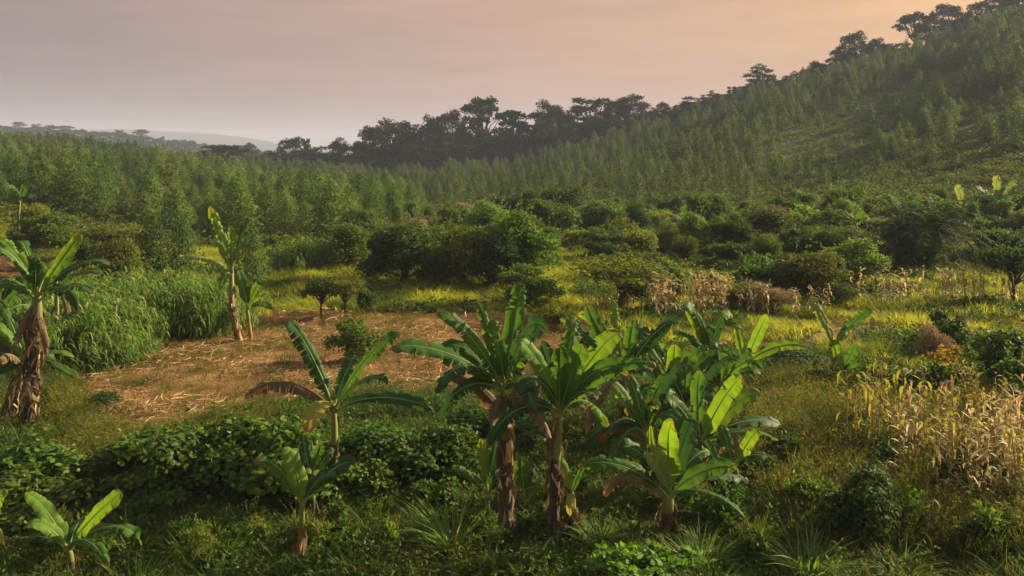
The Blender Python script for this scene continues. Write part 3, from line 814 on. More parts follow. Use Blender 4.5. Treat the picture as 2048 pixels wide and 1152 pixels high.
banana('young banana sucker left of the tallest stem with a half rolled bright leaf', 976, 1072, (974, 985),
       [(961, 876, 0, .02, .22, 'b', 0), (992, 868, .2, .04, .36, 'k', 0), (902, 938, -.2, .14, .22, 'g', .1), (1012, 950, -.3, .1, .24, 'k', .2)], r0=.06)
banana('short banana sucker between the two tall brown stems', 1048, 1045, (1046, 985),
       [(1042, 912, .1, .05, .36, 'g', .1), (1092, 982, -.1, .12, .2, 'g', .2), (1066, 925, .3, .05, .26, 'k', 0)], r0=.07, sheaths=22)
banana('banana stump wrapped in shaggy dry sheaths with one bright oval leaf on its left', 1140, 1082, (1144, 985),
       [(1092, 888, -.15, .08, .34, 'b', 0), (1166, 925, .1, .03, .12, 'g', 0), (1140, 1032, -.35, .12, .2, 'y', .1)], r0=.10, sheaths=55, stem='stem_dry')
banana('low spreading banana plant fronting the right clump with a broad upright bright leaf', 1330, 1092, (1338, 985),
       [(1347, 843, -.1, .03, .46, 'b', .03), (1302, 850, .1, .0, .13, 'b', 0), (1158, 940, -.2, .26, .38, 'g', .3), (1230, 930, .3, .20, .32, 'b', .2),
        (1472, 942, -.1, .22, .38, 'g', .25), (1498, 968, .3, .28, .38, 'k', .3), (1490, 1035, -.5, .34, .32, 'g', .45), (1388, 838, .5, .05, .40, 'k', .1), (1290, 905, -.3, .1, .3, 't', .2), (1420, 905, .7, .2, .3, 'g', .3)],
       r0=.15, sheaths=60, stem='stem_dry', fat=1.6, extra=2)
banana('right clump banana with one long bright leaning leaf above a dead grey leaf', 1412, 990, (1398, 885),
       [(1486, 753, -.2, .06, .48, 'b', .04), (1520, 788, .5, .10, .42, 'b', .1), (1555, 882, -.2, .22, .30, 'g', .3), (1492, 908, -.5, .34, .34, 'd', .5),
        (1562, 850, .6, .22, .38, 'k', .3), (1330, 800, -.3, .12, .36, 'g', .2), (1402, 742, .3, .05, .40, 'g', .2), (1450, 770, .9, .1, .36, 'k', .2)], r0=.11, sheaths=35, stem='stem_dry', extra=7)
banana('right clump banana with a single rust brown leaf hanging on its left', 1288, 985, (1290, 862),
       [(1204, 888, -.2, .40, .40, 'o', .3), (1225, 765, .1, .16, .34, 'b', .2), (1258, 752, .4, .08, .34, 'g', .2), (1316, 820, -.4, .3, .32, 'b', .25), (1338, 752, .4, .08, .38, 'g', .3), (1240, 815, -.5, .2, .3, 'g', .3)],
       r0=.10, sheaths=45, stem='stem_dry', extra=6)
banana('tall banana at the back of the right clump, torn upright leaves against the grass', 1245, 885, (1250, 750),
       [(1176, 610, .2, .08, .42, 'g', .2), (1224, 598, .4, .04, .32, 'b', .4), (1266, 640, .1, .02, .42, 'g', .15), (1372, 622, .4, .18, .42, 'k', .4), (1208, 690, -.4, .2, .34, 'b', .2),
        (1312, 738, -.4, .3, .38, 'g', .35), (1188, 738, -.5, .35, .40, 'k', .3), (1296, 655, .7, .1, .4, 'k', .2), (1172, 870, -.6, .55, .36, 'd', .7), (1150, 665, .5, .15, .4, 'g', .7)], r0=.12, sheaths=20, extra=7)
banana('banana plant in the middle of the right clump with crowded fresh upright leaves', 1338, 885, (1342, 795),
       [(1350, 688, -.1, .04, .44, 'b', .1), (1402, 698, .1, .08, .42, 'g', .2), (1448, 690, .4, .15, .4, 'g', .3), (1284, 720, .1, .1, .4, 'g', .2), (1436, 795, -.3, .28, .42, 'g', .3), (1288, 805, -.4, .3, .36, 'b', .25), (1310, 690, .5, .06, .4, 'k', .2)], r0=.11, extra=6)
banana('slender banana plant rising above the right clump with a small orange brown dying leaf', 1420, 835, (1418, 705),
       [(1367, 603, .1, .04, .32, 'b', .15), (1402, 638, .2, .04, .36, 'g', .1), (1444, 632, .1, .03, .24, 'k', .1), (1345, 668, .3, .15, .36, 'k', .4), (1368, 700, -.3, .22, .28, 'o', .6), (1466, 712, -.2, .2, .34, 'g', .2)], r0=.10, extra=6)
banana('right clump banana with overlapping leaves just behind the long bright leaf', 1450, 865, (1442, 775),
       [(1505, 700, .1, .1, .38, 'g', .2), (1402, 690, .1, .08, .38, 'k', .2), (1522, 748, -.2, .22, .36, 'g', .3), (1374, 758, -.2, .2, .4, 'g', .3), (1470, 690, .4, .05, .38, 'g', .2), (1455, 830, -.5, .3, .36, 'k', .3)], r0=.10, extra=6)
banana('young banana right of the clump, one long flat leaf pointing over the grass', 1490, 775, (1488, 730),
       [(1535, 630, -.1, .06, .46, 'b', .08), (1470, 650, .2, .02, .34, 'b', .05), (1446, 682, -.2, .08, .28, 'y', .05), (1614, 693, -.1, .22, .42, 'b', .25), (1505, 690, .4, .05, .34, 'g', .1)], r0=.08)
banana('lone banana plant on the right with two stiff leaves in a V above the grass', 1668, 785, (1668, 690),
       [(1621, 595, 0, .06, .40, 't', .1), (1740, 616, .1, .10, .34, 'g', .3), (1728, 640, .3, .12, .34, 'k', .25), (1712, 660, -.3, .18, .28, 't', .7)], r0=.085, sheaths=18)
banana('banana sucker with upright fresh leaves at the foot of the lone plant on the right', 1682, 788, (1680, 752),
       [(1664, 680, 0, .02, .46, 'b', .05), (1710, 688, .2, .04, .40, 'g', .05), (1750, 735, -.2, .2, .28, 'd', .5), (1722, 722, -.3, .15, .32, 'g', .2)], r0=.07)
banana('banana plant before the dry field with a drooping dead leaf on its left', 655, 1032, (668, 815),
       [(574, 641, .5, .10, .50, 'k', .5), (804, 668, .3, .22, .36, 'g', .5), (776, 768, -.5, .32, .38, 'k', .6), (866, 824, -.3, .26, .34, 'k', .35), (489, 800, -.2, .42, .38, 'd', .9), (617, 866, -.9, .34, .50, 'y', .2), (712, 712, .8, .1, .42, 'k', .3)],
       r0=.085, sheaths=22)
banana('small front banana with a crooked yellow stem and a bright leaf raised left', 590, 1145, (606, 1008),
       [(562, 904, -.1, .04, .40, 'b', .08), (509, 930, -.3, .26, .32, 'g', .35), (707, 930, .1, .22, .36, 'k', .3), (668, 955, -.4, .18, .3, 'k', .2)], r0=.06, sheaths=14, stem='stem_gold')
banana('thin dark banana sucker just behind the crooked yellow stem', 616, 1062, (622, 965),
       [(604, 868, .2, .03, .28, 'k', .1), (642, 890, .1, .05, .22, 'g', 0), (668, 905, .3, .14, .26, 'k', .2)], r0=.06)
banana('banana plant in the lower left corner with two bright leaves spread like wings', 132, 1172, (136, 1095),
       [(50, 985, .2, .10, .36, 'b', .15), (244, 984, -.1, .07, .38, 'b', .05), (46, 1057, -.2, .2, .28, 'b', .15), (284, 1092, 0, .30, .30, 'g', .4), (215, 1140, -.5, .3, .26, 'g', .4), (40, 1088, .4, .2, .26, 'k', .2), (165, 1040, .6, .08, .3, 'k', 0)], r0=.08, sheaths=12, stem='stem_dry')
banana('banana plant cut by the left edge at the bottom, one leaf tip showing', -45, 1150, (-45, 1070),
       [(14, 990, 0, .12, .32, 'b', .1), (8, 1092, -.2, .25, .26, 'y', .2), (-90, 980, 0, .1, .34, 'g', .1)], r0=.08)
banana('tall old banana plant at the left edge, its stem shaggy with hanging dead leaves', 56, 872, (76, 585),
       [(-8, 480, -.2, .30, .40, 'b', .4), (44, 503, .3, .08, .32, 'b', .15), (160, 468, .2, .10, .38, 'b', .25), (220, 530, .6, .26, .32, 'k', .3), (-30, 585, -.5, .3, .42, 'g', .3), (188, 588, -.6, .3, .42, 'g', .35),
        (30, 690, -.3, .25, .34, 'd', .9), (92, 712, -.3, .3, .34, 'd', .9), (56, 720, .3, .3, .3, 'd', .9)], r0=.19, sheaths=230, stem='stem_dry', sheath_to=.9, extra=5)
banana('leafy banana plant leaning on the shaggy stem at the left edge', 18, 850, (52, 720),
       [(-2, 600, .1, .08, .32, 'g', .1), (102, 655, .2, .04, .32, 'b', .05), (148, 715, -.2, .2, .30, 'b', .2), (-30, 660, -.1, .2, .36, 'g', .2), (158, 758, -.4, .26, .28, 'g', .3), (-10, 770, -.5, .32, .38, 'k', .4), (40, 640, .3, .03, .34, 'k', 0), (120, 690, .3, .15, .3, 'k', .2)], r0=.14, sheaths=110, stem='stem_dry', extra=6)
banana('dry stemmed banana plant standing in the tall grass behind the shaggy left one', 112, 745, (114, 570),
       [(140, 498, 0, .04, .40, 'g', .05), (62, 525, .2, .1, .34, 'b', .2), (205, 545, .3, .22, .34, 'g', .3), (135, 640, -.3, .25, .3, 'd', .8), (125, 500, .3, .03, .3, 'b', .1)], r0=.09, sheaths=30, stem='stem_dry')
banana('tall thin banana plant at the edge of the tall grass with ragged yellow leaves', 482, 683, (464, 545),
       [(420, 413, .1, .06, .50, 'b', .5), (497, 436, .4, .12, .44, 'k', .7), (354, 520, -.3, .32, .48, 't', .5), (428, 480, -.4, .18, .36, 'b', .6), (438, 582, -.5, .3, .40, 'g', .4), (462, 450, .1, .02, .4, 'b', .5), (470, 590, -.2, .2, .3, 'd', .8)], r0=.14, sheaths=30, stem='stem_gold')
banana('bushy banana sucker at the foot of the ragged yellow plant', 503, 683, (494, 615),
       [(476, 540, .1, .04, .46, 'g', .05), (517, 568, .2, .06, .42, 'b', .1), (532, 590, -.2, .14, .40, 'b', .15), (548, 622, .2, .2, .36, 'g', .4), (500, 548, .4, .03, .42, 'g', .1)], r0=.09, stem='stem_gold')
banana('banana plant half hidden behind the papery stemmed one, its leaves torn to ribbons', 1180, 860, (1190, 742),
       [(1140, 655, .2, .12, .4, 'k', .8), (1215, 640, .1, .08, .38, 'g', .6), (1250, 700, -.2, .3, .38, 'k', .8), (1130, 745, -.2, .35, .38, 'g', .7), (1190, 630, .4, .04, .36, 'g', .3)], r0=.1, extra=6)
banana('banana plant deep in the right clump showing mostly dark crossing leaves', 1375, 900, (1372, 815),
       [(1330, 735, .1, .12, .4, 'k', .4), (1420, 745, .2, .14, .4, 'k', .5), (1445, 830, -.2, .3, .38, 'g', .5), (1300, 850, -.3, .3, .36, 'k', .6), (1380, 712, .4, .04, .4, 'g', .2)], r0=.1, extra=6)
banana('low banana sucker at the right foot of the clump, leaves touching the weeds', 1470, 1010, (1468, 930),
       [(1520, 860, 0, .08, .36, 'b', .1), (1440, 850, .2, .05, .34, 'g', .1), (1540, 930, -.2, .25, .32, 'k', .5), (1412, 935, -.2, .25, .3, 'g', .4)], r0=.08, sheaths=20)
banana('banana plant cut by the left edge beside the shaggy stem, broad leaves crossing', -20, 800, (-10, 650),
       [(40, 575, .1, .1, .36, 'g', .3), (-60, 560, .2, .1, .36, 'b', .2), (70, 690, -.2, .3, .36, 'k', .5), (20, 560, .3, .04, .36, 'k', .2)], r0=.12, sheaths=50, stem='stem_dry', extra=6)
FARB = 'distant banana plants among the bushes'
banana('small banana plant high on the left bank under the forest edge', 38, 474, (40, 402),
       [(-2, 362, .2, .1, .55, 'g', .1), (52, 366, .1, .08, .55, 'g', .1), (20, 372, -.3, .1, .5, 'g', .1), (70, 400, .1, .3, .5, 'k', .2), (10, 410, -.2, .3, .5, 'g', .2)], r0=.10, group=FARB)
banana('pale banana plant on the far right slope beside the palm', 1992, 452, (1990, 404),
       [(1993, 350, 0, .04, .8, 't', .1), (1950, 374, .2, .2, .7, 't', .2), (2032, 360, .2, .12, .8, 't', .1), (2050, 390, -.2, .4, .7, 'g', .2), (1955, 404, -.3, .4, .6, 'g', .2), (2010, 372, .3, .06, .7, 'g', 0)], r0=.13, group=FARB)
banana('small pale banana plant between the palm and the far right one', 1928, 460, (1930, 418),
       [(1912, 370, 0, .04, .7, 't', .2), (1948, 395, .2, .2, .6, 't', .2), (1905, 410, .2, .3, .6, 't', .1), (1952, 418, -.2, .3, .6, 'g', .2)], r0=.12, group=FARB)
banana('far banana plant showing a few pale leaves among dark bushes left of the palm', 1713, 490, (1712, 448),
       [(1688, 424, .1, .1, .55, 't', .2), (1738, 440, .2, .3, .5, 't', .2), (1724, 420, 0, .05, .5, 'g', .1), (1680, 450, -.2, .3, .5, 'g', .2)], r0=.11, group=FARB)
banana('far banana plant with drooping pale leaves in the middle of the dark bushes', 1368, 500, (1368, 446),
       [(1334, 436, .1, .3, .6, 't', .2), (1392, 440, .2, .35, .55, 't', .2), (1372, 410, 0, .05, .5, 'g', .1), (1422, 462, -.2, .4, .5, 'g', .2)], r0=.12, group=FARB)
# ------------------------------------------------------------------ prototypes
PR = {}
def BP(key, name, mat, *a, cat='bush', **k): PR[key] = bush_proto(name, cat, M[mat], *a, **k)
BP('hedge', 'broadleaf_bush', 'broad', 1.1, 1.7, 3000, .125, .09, lobes=12, droop=.75, up=.1, big=True, seed=1)
BP('hedge2', 'broadleaf_bush', 'broad', 1.1, 1.6, 2600, .14, .105, lobes=11, droop=.8, up=.1, big=True, seed=2)
BP('hedge3', 'broadleaf_bush', 'deep', 1.1, 1.7, 3200, .12, .085, lobes=12, droop=.6, up=.1, big=True, seed=3)
BP('gloss', 'glossy_bush', 'lime', 1.0, .75, 900, .13, .085, lobes=8, up=.35, big=True, seed=4)
BP('darkb', 'leafy_shrub', 'deep', .9, 1.7, 2600, .12, .07, lobes=12, up=.1, droop=.3, big=True, seed=5)
BP('round', 'round_bush', 'mid', 1.0, 1.6, 2600, .17, .075, lobes=9, up=.1, seed=6)
BP('small', 'small_shrub', 'mid', .5, .9, 500, .14, .09, lobes=5, up=.2, seed=7)
BP('fine', 'bush', 'mid', 1.6, 2.6, 6000, .19, .10, lobes=13, seed=8)
BP('fine2', 'bush', 'deep', 1.6, 2.6, 6000, .19, .10, lobes=14, seed=9)
BP('olive', 'bush', 'olive', 1.6, 2.3, 4800, .18, .08, lobes=13, seed=10)
BP('gold', 'bush', 'gold', 1.5, 1.9, 4200, .17, .075, lobes=12, seed=11)
BP('lime', 'bush', 'lime', 1.6, 2.4, 5200, .19, .09, lobes=13, seed=12)
BP('dry', 'dry_bush', 'drybush', 1.4, 1.5, 1900, .24, .05, lobes=9, seed=13)
BP('vine', 'vine_covered_bush', 'broad', 1.8, 1.9, 3800, .16, .12, lobes=14, droop=.6, big=True, seed=14)
BP('treeA', 'small_tree', 'mid', 1.8, 4.2, 7000, .21, .11, lobes=18, trunk=.25, seed=15, cat='tree')
BP('treeB', 'small_tree', 'deep', 1.7, 4.2, 7000, .21, .12, lobes=18, trunk=.3, seed=16, cat='tree')
BP('treeC', 'small_tree', 'lime', 1.8, 4.2, 7000, .21, .11, lobes=18, trunk=.3, seed=17, cat='tree')
BP('flat', 'flat_topped_tree', 'olive', 2.2, 3.2, 1500, .24, .10, lobes=12, trunk=1.6, squash=.45, seed=18, cat='tree')
BP('umb', 'flat_topped_tree', 'deep', 2.0, 3.2, 2200, .24, .12, lobes=12, trunk=1.3, squash=.5, seed=19, cat='tree')
BP('feather', 'tall_shrub', 'olive', .8, 2.6, 3600, .17, .045, lobes=16, up=.5, seed=41)
BP('feather2', 'tall_shrub', 'mid', .9, 2.8, 4000, .18, .06, lobes=17, up=.45, droop=.2, seed=42)
BP('sap', 'sapling', 'lime', 1.0, 3.2, 1700, .22, .10, lobes=9, trunk=1.1, seed=43, cat='tree')
BP('orange', 'small_shrub', 'orange', .7, 1.2, 420, .12, .07, lobes=7, seed=20)

def B(key, px, base, top, w, label, group=None, **k): return place_px(PR[key], px, base, top, w, label, group, **k)
HG = 'broad leaved bushes in front of the dry field'
B('hedge', 55, 1015, 885, 228, 'broad leaved bush at the left edge above the lower left banana', HG)
B('hedge2', -5, 1062, 955, 180, 'low broad leaved bush cut by the left edge of the picture', HG)
B('hedge2', 312, 985, 872, 197, 'broad leaved bush at the left end of the dark thicket below the dry field', HG)
B('hedge3', 402, 1000, 850, 197, 'dark bush in the deepest shade of the thicket, right above the small pinkish stump', HG)
B('hedge', 470, 985, 832, 203, 'tallest broad leaved bush of the left thicket, touching the dead banana leaf', HG)
B('hedge2', 552, 995, 846, 180, 'broad leaved bush at the right end of the left thicket, beside the banana leaves', HG)
B('hedge', 742, 975, 848, 197, 'bush right of the banana trunk with the torn dark leaves', HG)
B('hedge3', 820, 985, 858, 192, 'dark bush in the middle of the thicket left of the tallest banana', HG)
B('hedge', 905, 975, 850, 180, 'sunlit topped bush touching the tallest banana on its left', HG)
B('hedge2', 690, 1010, 915, 144, 'small broad leaved bush behind the crooked yellow banana stem', HG)
B('small', 765, 1020, 930, 80, 'slender leafy shrub in front of the middle thicket', 'small shrubs in the foreground')
B('small', 870, 1030, 955, 90, 'low leafy shrub left of the young banana sucker', 'small shrubs in the foreground')
B('hedge', 1065, 905, 835, 144, 'bush behind the two tall brown banana stems', HG)
B('hedge3', 955, 880, 815, 132, 'small dark bush between the tallest banana and the dry field', HG)
B('hedge3', 1455, 980, 900, 156, 'dark bush under the dead grey banana leaf', HG)
B('gloss', 1300, 1182, 1095, 240, 'glossy round leaved bush at the bottom edge in front of the banana clump')
B('darkb', 1722, 1095, 925, 135, 'tall dark leafy shrub at the lower right beside the dry maize')
B('small', 300, 1018, 968, 55, 'small bright leaved plant left of the pinkish stump', 'small shrubs in the foreground')
B('small', 338, 1020, 972, 45, 'small bright leaved plant nearest to the pinkish stump', 'small shrubs in the foreground')
B('small', 640, 945, 905, 80, 'low shrub at the foot of the banana with the torn dark leaves', 'small shrubs in the foreground')
B('round', 709, 722, 640, 92, 'round dense green bush standing alone in the dry field')
B('umb', 212, 822, 783, 62, 'tiny drooping umbrella shaped plant in the dry field')
B('umb', 642, 634, 548, 74, 'small flat topped tree at the far edge of the dry field')
B('flat', 690, 636, 543, 62, 'thin open crowned small tree beside the flat topped one at the field edge')
B('darkb', 732, 632, 566, 36, 'narrow vine covered post at the far edge of the dry field')
B('gold', 1120, 660, 610, 70, 'low yellow green bush behind the upright leaf of the tallest banana')
B('fine', 1058, 606, 530, 112, 'rounded yellow green bush at the near edge of the tree belt', rz=.3)
B('treeC', 1042, 566, 416, 132, 'tallest green tree in the middle of the bush belt')
B('treeB', 985, 572, 472, 100, 'dark rounded tree just left of the tallest belt tree')
B('treeB', 812, 566, 448, 112, 'dark leafy tree at the right end of the left plantation')
B('fine', 872, 572, 490, 90, 'green bush right of the dark leafy tree')
B('olive', 925, 570, 450, 100, 'tall olive brown bush between the dark leafy tree and the tallest belt tree')
B('fine2', 762, 560, 470, 80, 'dark bush just left of the dark leafy tree')
B('flat', 1238, 622, 498, 190, 'wide flat topped open tree in the middle distance behind the banana clump')
B('fine2', 1280, 618, 560, 60, 'dark narrow bush under the wide flat topped tree')
B('lime', 1338, 600, 520, 72, 'yellow green bush right of the wide flat topped tree')
B('gold', 1275, 522, 460, 66, 'pale yellow bush behind the wide flat topped tree')
B('vine', 1538, 588, 508, 130, 'dark heap of a bush smothered in vines')
B('fine', 1412, 596, 548, 68, 'small rounded bush left of the vine smothered heap')
B('olive', 1622, 592, 500, 110, 'olive bush just right of the vine smothered heap')
B('lime', 1700, 575, 478, 120, 'large light green bush left of the boxy bush under the palm')
B('round', 1820, 535, 464, 105, 'boxy rounded bush directly in front of the palm')
B('dry', 1535, 618, 564, 118, 'pinkish dry twiggy bush in front of the vine smothered heap')
B('gold', 1480, 616, 568, 80, 'yellow bush between the dry maize row and the pinkish dry bush')
B('olive', 1672, 612, 566, 60, 'low olive bush at the edge of the far dry maize row')
B('umb', 2026, 606, 484, 122, 'dark flat crowned tree with a thin trunk at the right edge')
B('darkb', 1892, 702, 618, 82, 'dark compact bush standing in the bright grass on the right')
B('dry', 1868, 720, 650, 70, 'pinkish dry twigs leaning on the dark compact bush')
B('hedge', 2020, 765, 655, 132, 'broad green bush at the right edge beyond the dry maize')
B('hedge2', 2050, 810, 720, 107, 'lower broad bush at the right edge with yellowing leaves')
B('orange', 1888, 770, 690, 75, 'shrub with orange leaves at the foot of the bare branch')
B('orange', 2040, 800, 715, 45, 'sparse orange leaved shrub at the right edge')
for i, (px, b_, t_, w_) in enumerate(((1752, 800, 725, 120), (1830, 805, 722, 120), (1905, 805, 730, 100))):
    B(('hedge', 'hedge3', 'hedge2')[i], px, b_, t_, w_, ('bush right behind the lone banana sucker', 'darkest bush in the row above the dry maize', 'bush with mixed leaves at the right end of the row above the dry maize')[i], 'row of bushes above the dry maize')
B('hedge3', 1592, 755, 700, 132, 'low dark bush right of the banana with the long flat leaf')
B('hedge', 1640, 790, 735, 96, 'dark bush left of the lone banana plant')
B('olive', 235, 590, 475, 78, 'slender olive tree right of the left banana leaves')
B('darkb', 165, 545, 468, 60, 'dark broad leaved sapling behind the left edge bananas')
B('fine', 100, 500, 425, 110, 'green bush on the left bank below the plantation')
B('gold', 62, 470, 408, 55, 'yellow leaved shrub on the left bank beside the small banana plant')
B('olive', 215, 500, 450, 140, 'wide low olive bush at the foot of the left plantation')
B('fine', 565, 520, 470, 70, 'green bush among the tall grass right of the ragged yellow banana')

# landmarks used to say where the other belt bushes stand
LM = [((1042, 490), 'the tallest belt tree'), ((812, 507), 'the dark leafy tree'), ((1840, 440), 'the palm'), ((1238, 560), 'the wide flat tree'), ((1538, 548), 'the vine smothered heap'),
      ((2020, 545), 'the right edge tree'), ((1368, 446), 'the drooping far banana'), ((1713, 440), 'the small far banana'), ((1990, 400), 'the pale far banana'),
      ((760, 420), 'the left plantation corner'), ((1700, 520), 'the large light green bush'), ((1275, 490), 'the pale yellow bush')]
used = {}
def where_label(px, py, look):
    d_, i_ = min((math.hypot((px - a) * .6, (py - b_) * 1.4), i) for i, ((a, b_), _) in enumerate(LM))
    (a, b_), nm = LM[i_]
    v = 'behind' if py < b_ - 18 else ('in front of' if py > b_ + 18 else '')
    h = 'left of' if px < a - 25 else ('right of' if px > a + 25 else '')
    if v and h: rel = ('beyond and ' if v == 'behind' else 'nearer and ') + h
    else: rel = v or h or 'close beside'
    return f'{look} {rel} {nm}'
belt_pts = []
def belt(px, base, key, hgt, wid):
    g = on_ground(px, base); k = F / g[1]
    pr = PR[key]
    look = {'fine': 'green rounded bush', 'fine2': 'dark rounded bush', 'olive': 'olive brown bush', 'gold': 'yellow green low bush', 'lime': 'light green bush', 'treeA': 'green small tree',
            'treeB': 'dark small tree', 'treeC': 'light green tree', 'feather': 'feathery olive shrub', 'feather2': 'feathery green shrub', 'sap': 'thin stemmed sapling', 'darkb': 'dark upright shrub', 'vine': 'dark broad leaved heap', 'dry': 'dry pale bush', 'round': 'dense rounded bush'}[key]
    size = 'large' if hgt * k > 80 else ('small' if hgt * k < 45 else 'medium')
    lab = where_label(px, base - hgt * k * .5, size + ' ' + look)
    belt_pts.append((px, base))
    o = place(pr, g - np.array([0, 0, .05]), rng.random() * 6.28, wid / pr['w'], hgt / pr['h'], lab, 'bushes and small trees filling the valley belt')
    used.setdefault(lab, []).append((px, o))
    return o
r2 = np.random.default_rng(21)
keys = ['fine', 'fine2', 'olive', 'olive', 'lime', 'treeA', 'treeB', 'fine', 'vine', 'fine2', 'gold', 'treeC', 'feather', 'feather2', 'dry', 'feather', 'feather2', 'sap', 'sap', 'darkb']
n_made = 0
for tries in range(2500):
    if n_made >= 205: break
    px = r2.uniform(700, 2120); base = 430 + 140 * r2.random() ** 1.25
    if px < 1440 and base > 540: continue
    if px < 820 and base < 440: continue
    if 1090 < px < 1460 and base > 530 and r2.random() < .75: continue
    if 1080 < px < 1200 and base > 505: continue
    if px > 1880 and base > 530: continue
    if 1700 < px < 1945 and base > 462: continue
    if px >= 1900 and base > 440 and r2.random() < .75: continue
    if 1440 < px and base > 545: continue
    if any(math.hypot(px - a, (base - b_) * 2.8) < 24 + (base - 400) * .17 for a, b_ in belt_pts): continue
    key = keys[int(r2.integers(0, len(keys)))]
    d = on_ground(px, base)[1]
    hgt = r2.uniform(1.0, 2.6) * (1.35 if key.startswith('tree') else 1.0) * (.75 if key in ('gold', 'dry') else 1)
    belt(px, base, key, hgt, max(hgt, 1.7) * r2.uniform(.9, 1.5) * (.55 if key in ('feather', 'feather2', 'sap', 'darkb') else .8 if key.startswith('tree') else 1))
    n_made += 1

ORD = ['leftmost', 'second from left', 'third from left', 'fourth from left', 'fifth from left', 'sixth from left', 'seventh from left', 'eighth from left']
for lab, lst in used.items():
    if len(lst) > 1:
        for i, (_, o) in enumerate(sorted(lst, key=lambda t_: t_[0])):
            o['label'] = lab + ', ' + (ORD[i] if i < len(lst) - 1 else 'rightmost')
# ------------------------------------------------------------------ palm
def palm(px, base, top, label, frond=3.3, n=60):
    g = on_ground(px, base); d = g[1]
    root = empty('palm_tree', tuple(g)); tag(root, label, 'palm tree')
    zt = (at(px, top, d)[2] - g[2]) * .40
    mb = MB(); mb.add(*tube([(0, 0, -.2), (.05, 0, zt * .5), (0, 0, zt)], [.32, .26, .24], 9)); child('trunk', mb.mesh('palm trunk', M['bark'], True), root)
    r = np.random.default_rng(5)
    for i in range(n):
        az = i * 2.4; el = np.interp(i / n, [0, 1], [1.45, -.35]) + r.normal(0, .1)
        o = np.array([math.cos(az), math.sin(az), 0])
        s = np.linspace(0, 1, 12)
        L = frond * r.uniform(.85, 1.1)
        hz = math.cos(el) * s + .25 * s ** 2; vz = math.sin(el) * s - (.40 + .65 * math.cos(el)) * s ** 2.2
        C = np.array([0, 0, zt]) + L * (o[None] * hz[:, None] + np.array([0, 0, 1.0]) * vz[:, None])
        mb = MB(); mb.add(*tube(C, np.linspace(.035, .008, 12), 5))
        k = 30
        ss = np.linspace(.14, .99, k)
        P = np.stack([np.interp(ss, s, C[:, j]) for j in range(3)], 1); t = unit(np.stack([np.gradient(P[:, j]) for j in range(3)], 1))
        sd = unit(np.cross(t, np.array([0, 0, 1.0])))
        up = np.cross(sd, t)
        for sg in (-1, 1):
            D = t * .55 + sd * sg * .85 + up * .15 - np.array([0, 0, .35]) + r.normal(0, .1, (k, 3))
            ln = .62 * np.sin(np.pi * np.clip(ss * .85 + .12, 0, 1)) ** .6 * frond / 3.3
            mb.quads(rhombs(P, D, ln, .05, up))
        child('frond', mb.mesh('palm frond', M['palm']), root)
palm(1806, 528, 372, 'left half of the dark palm thicket, fronds arching over the boxy bush', 3.3, 40)
palm(1872, 534, 360, 'taller dark palm with long arching fronds on the right of the thicket', 3.8, 44)

# ------------------------------------------------------------------ plantation
CON = [conifer_proto('plantation tree', 7, 2.2, 34, 12, 5, 11, .46, .24, .58), conifer_proto('plantation tree', 7, 2.4, 32, 13, 5, 12, .48, .26, .62),
       conifer_proto('plantation tree', 7, 2.0, 36, 11, 5, 13, .44, .24, .68), conifer_proto('plantation tree', 7, 2.3, 30, 12, 5, 14, .50, .26, .55)]
CONF = []
for k in range(5):
    q = conifer_geo(7, 2.2, 20, 9, 4, 40 + k, .60, .40, .74 + .05 * k)
    CONF.append((q.reshape(-1, 3), np.arange(len(q) * 4).reshape(-1, 4)))
r3 = np.random.default_rng(33)
pts = []
# left stand: rows 2.6 m apart
for d in np.arange(66, 262, 3.9):
    for x in np.arange(-.75 * d, -.02 * d, 3.2):
        xx, dd = x + r3.normal(0, .5), d + r3.normal(0, .6)
        px = 1024 + xx / dd * F
        edge = np.interp(dd, [60, 68, 80, 100, 130, 170, 210, 260], [560, 690, 790, 820, 830, 800, 780, 700])     # right edge of the stand, in photo bearing
        start = np.interp(px, [-200, 0, 200, 260, 420, 560, 700, 800], [74, 74, 72, 70, 69, 67, 66, 68])
        if px < edge + r3.normal(0, 12) and dd > start:
            pts.append((xx, dd, r3.uniform(.62, 1.22) * np.interp(dd, [66, 90, 260], [.58, .64, .72]), 0))
# slope stand: younger trees
for d in np.arange(104, 326, 4.8):
    for x in np.arange(-.22 * d, .72 * d, 3.9):
        xx, dd = x + r3.normal(0, .8), d + r3.normal(0, .9)
        px = 1024 + xx / dd * F; z = float(H(xx, dd)); py = HZ + (CZ - z) / dd * F
        edge = np.interp(dd, [60, 120, 130, 170, 210, 260], [1150, 1000, 830, 810, 790, 720])
        if px < edge + 10: continue
        ridge = np.interp(px, [500, 900, 1300, 1600, 2048], [255, 268, 296, 304, 312])
        if dd > ridge - 9: continue
        # grassy clearing running up the slope, and thinner planting on the right
        cx, cy = 1900 - (py - 170) * 2.2, py
        dens = 1.0
        if 150 < py < 330 and abs(px - np.interp(py, [150, 210, 260, 330], [1900, 1790, 1660, 1560])) < np.interp(py, [150, 230, 330], [45, 105, 60]): dens = .13
        elif px > 1600 and py > 190: dens = .5
        elif py > 372 and px > 1500: dens = .6
        if px > 1880 and py > 290: dens = .3
        if r3.random() > dens: continue
        pts.append((xx, dd, r3.uniform(.42, 1.0) * np.interp(px, [800, 1100, 1700], [.72, .70, .82]) * np.interp(dd, [104, 150, 200], [.62, .9, 1]), 1))
pts = np.array(pts)
ppx = 1024 + pts[:, 0] / pts[:, 1] * F
vis = (ppx > -60) & (ppx < 2108)
pts = pts[vis]
order = np.argsort(-(pts[:, 2] / pts[:, 1]))
big, rest = pts[order[:300]], pts[order[300:]]
bz, rz_ = H(big[:, 0], big[:, 1]), H(rest[:, 0], rest[:, 1])
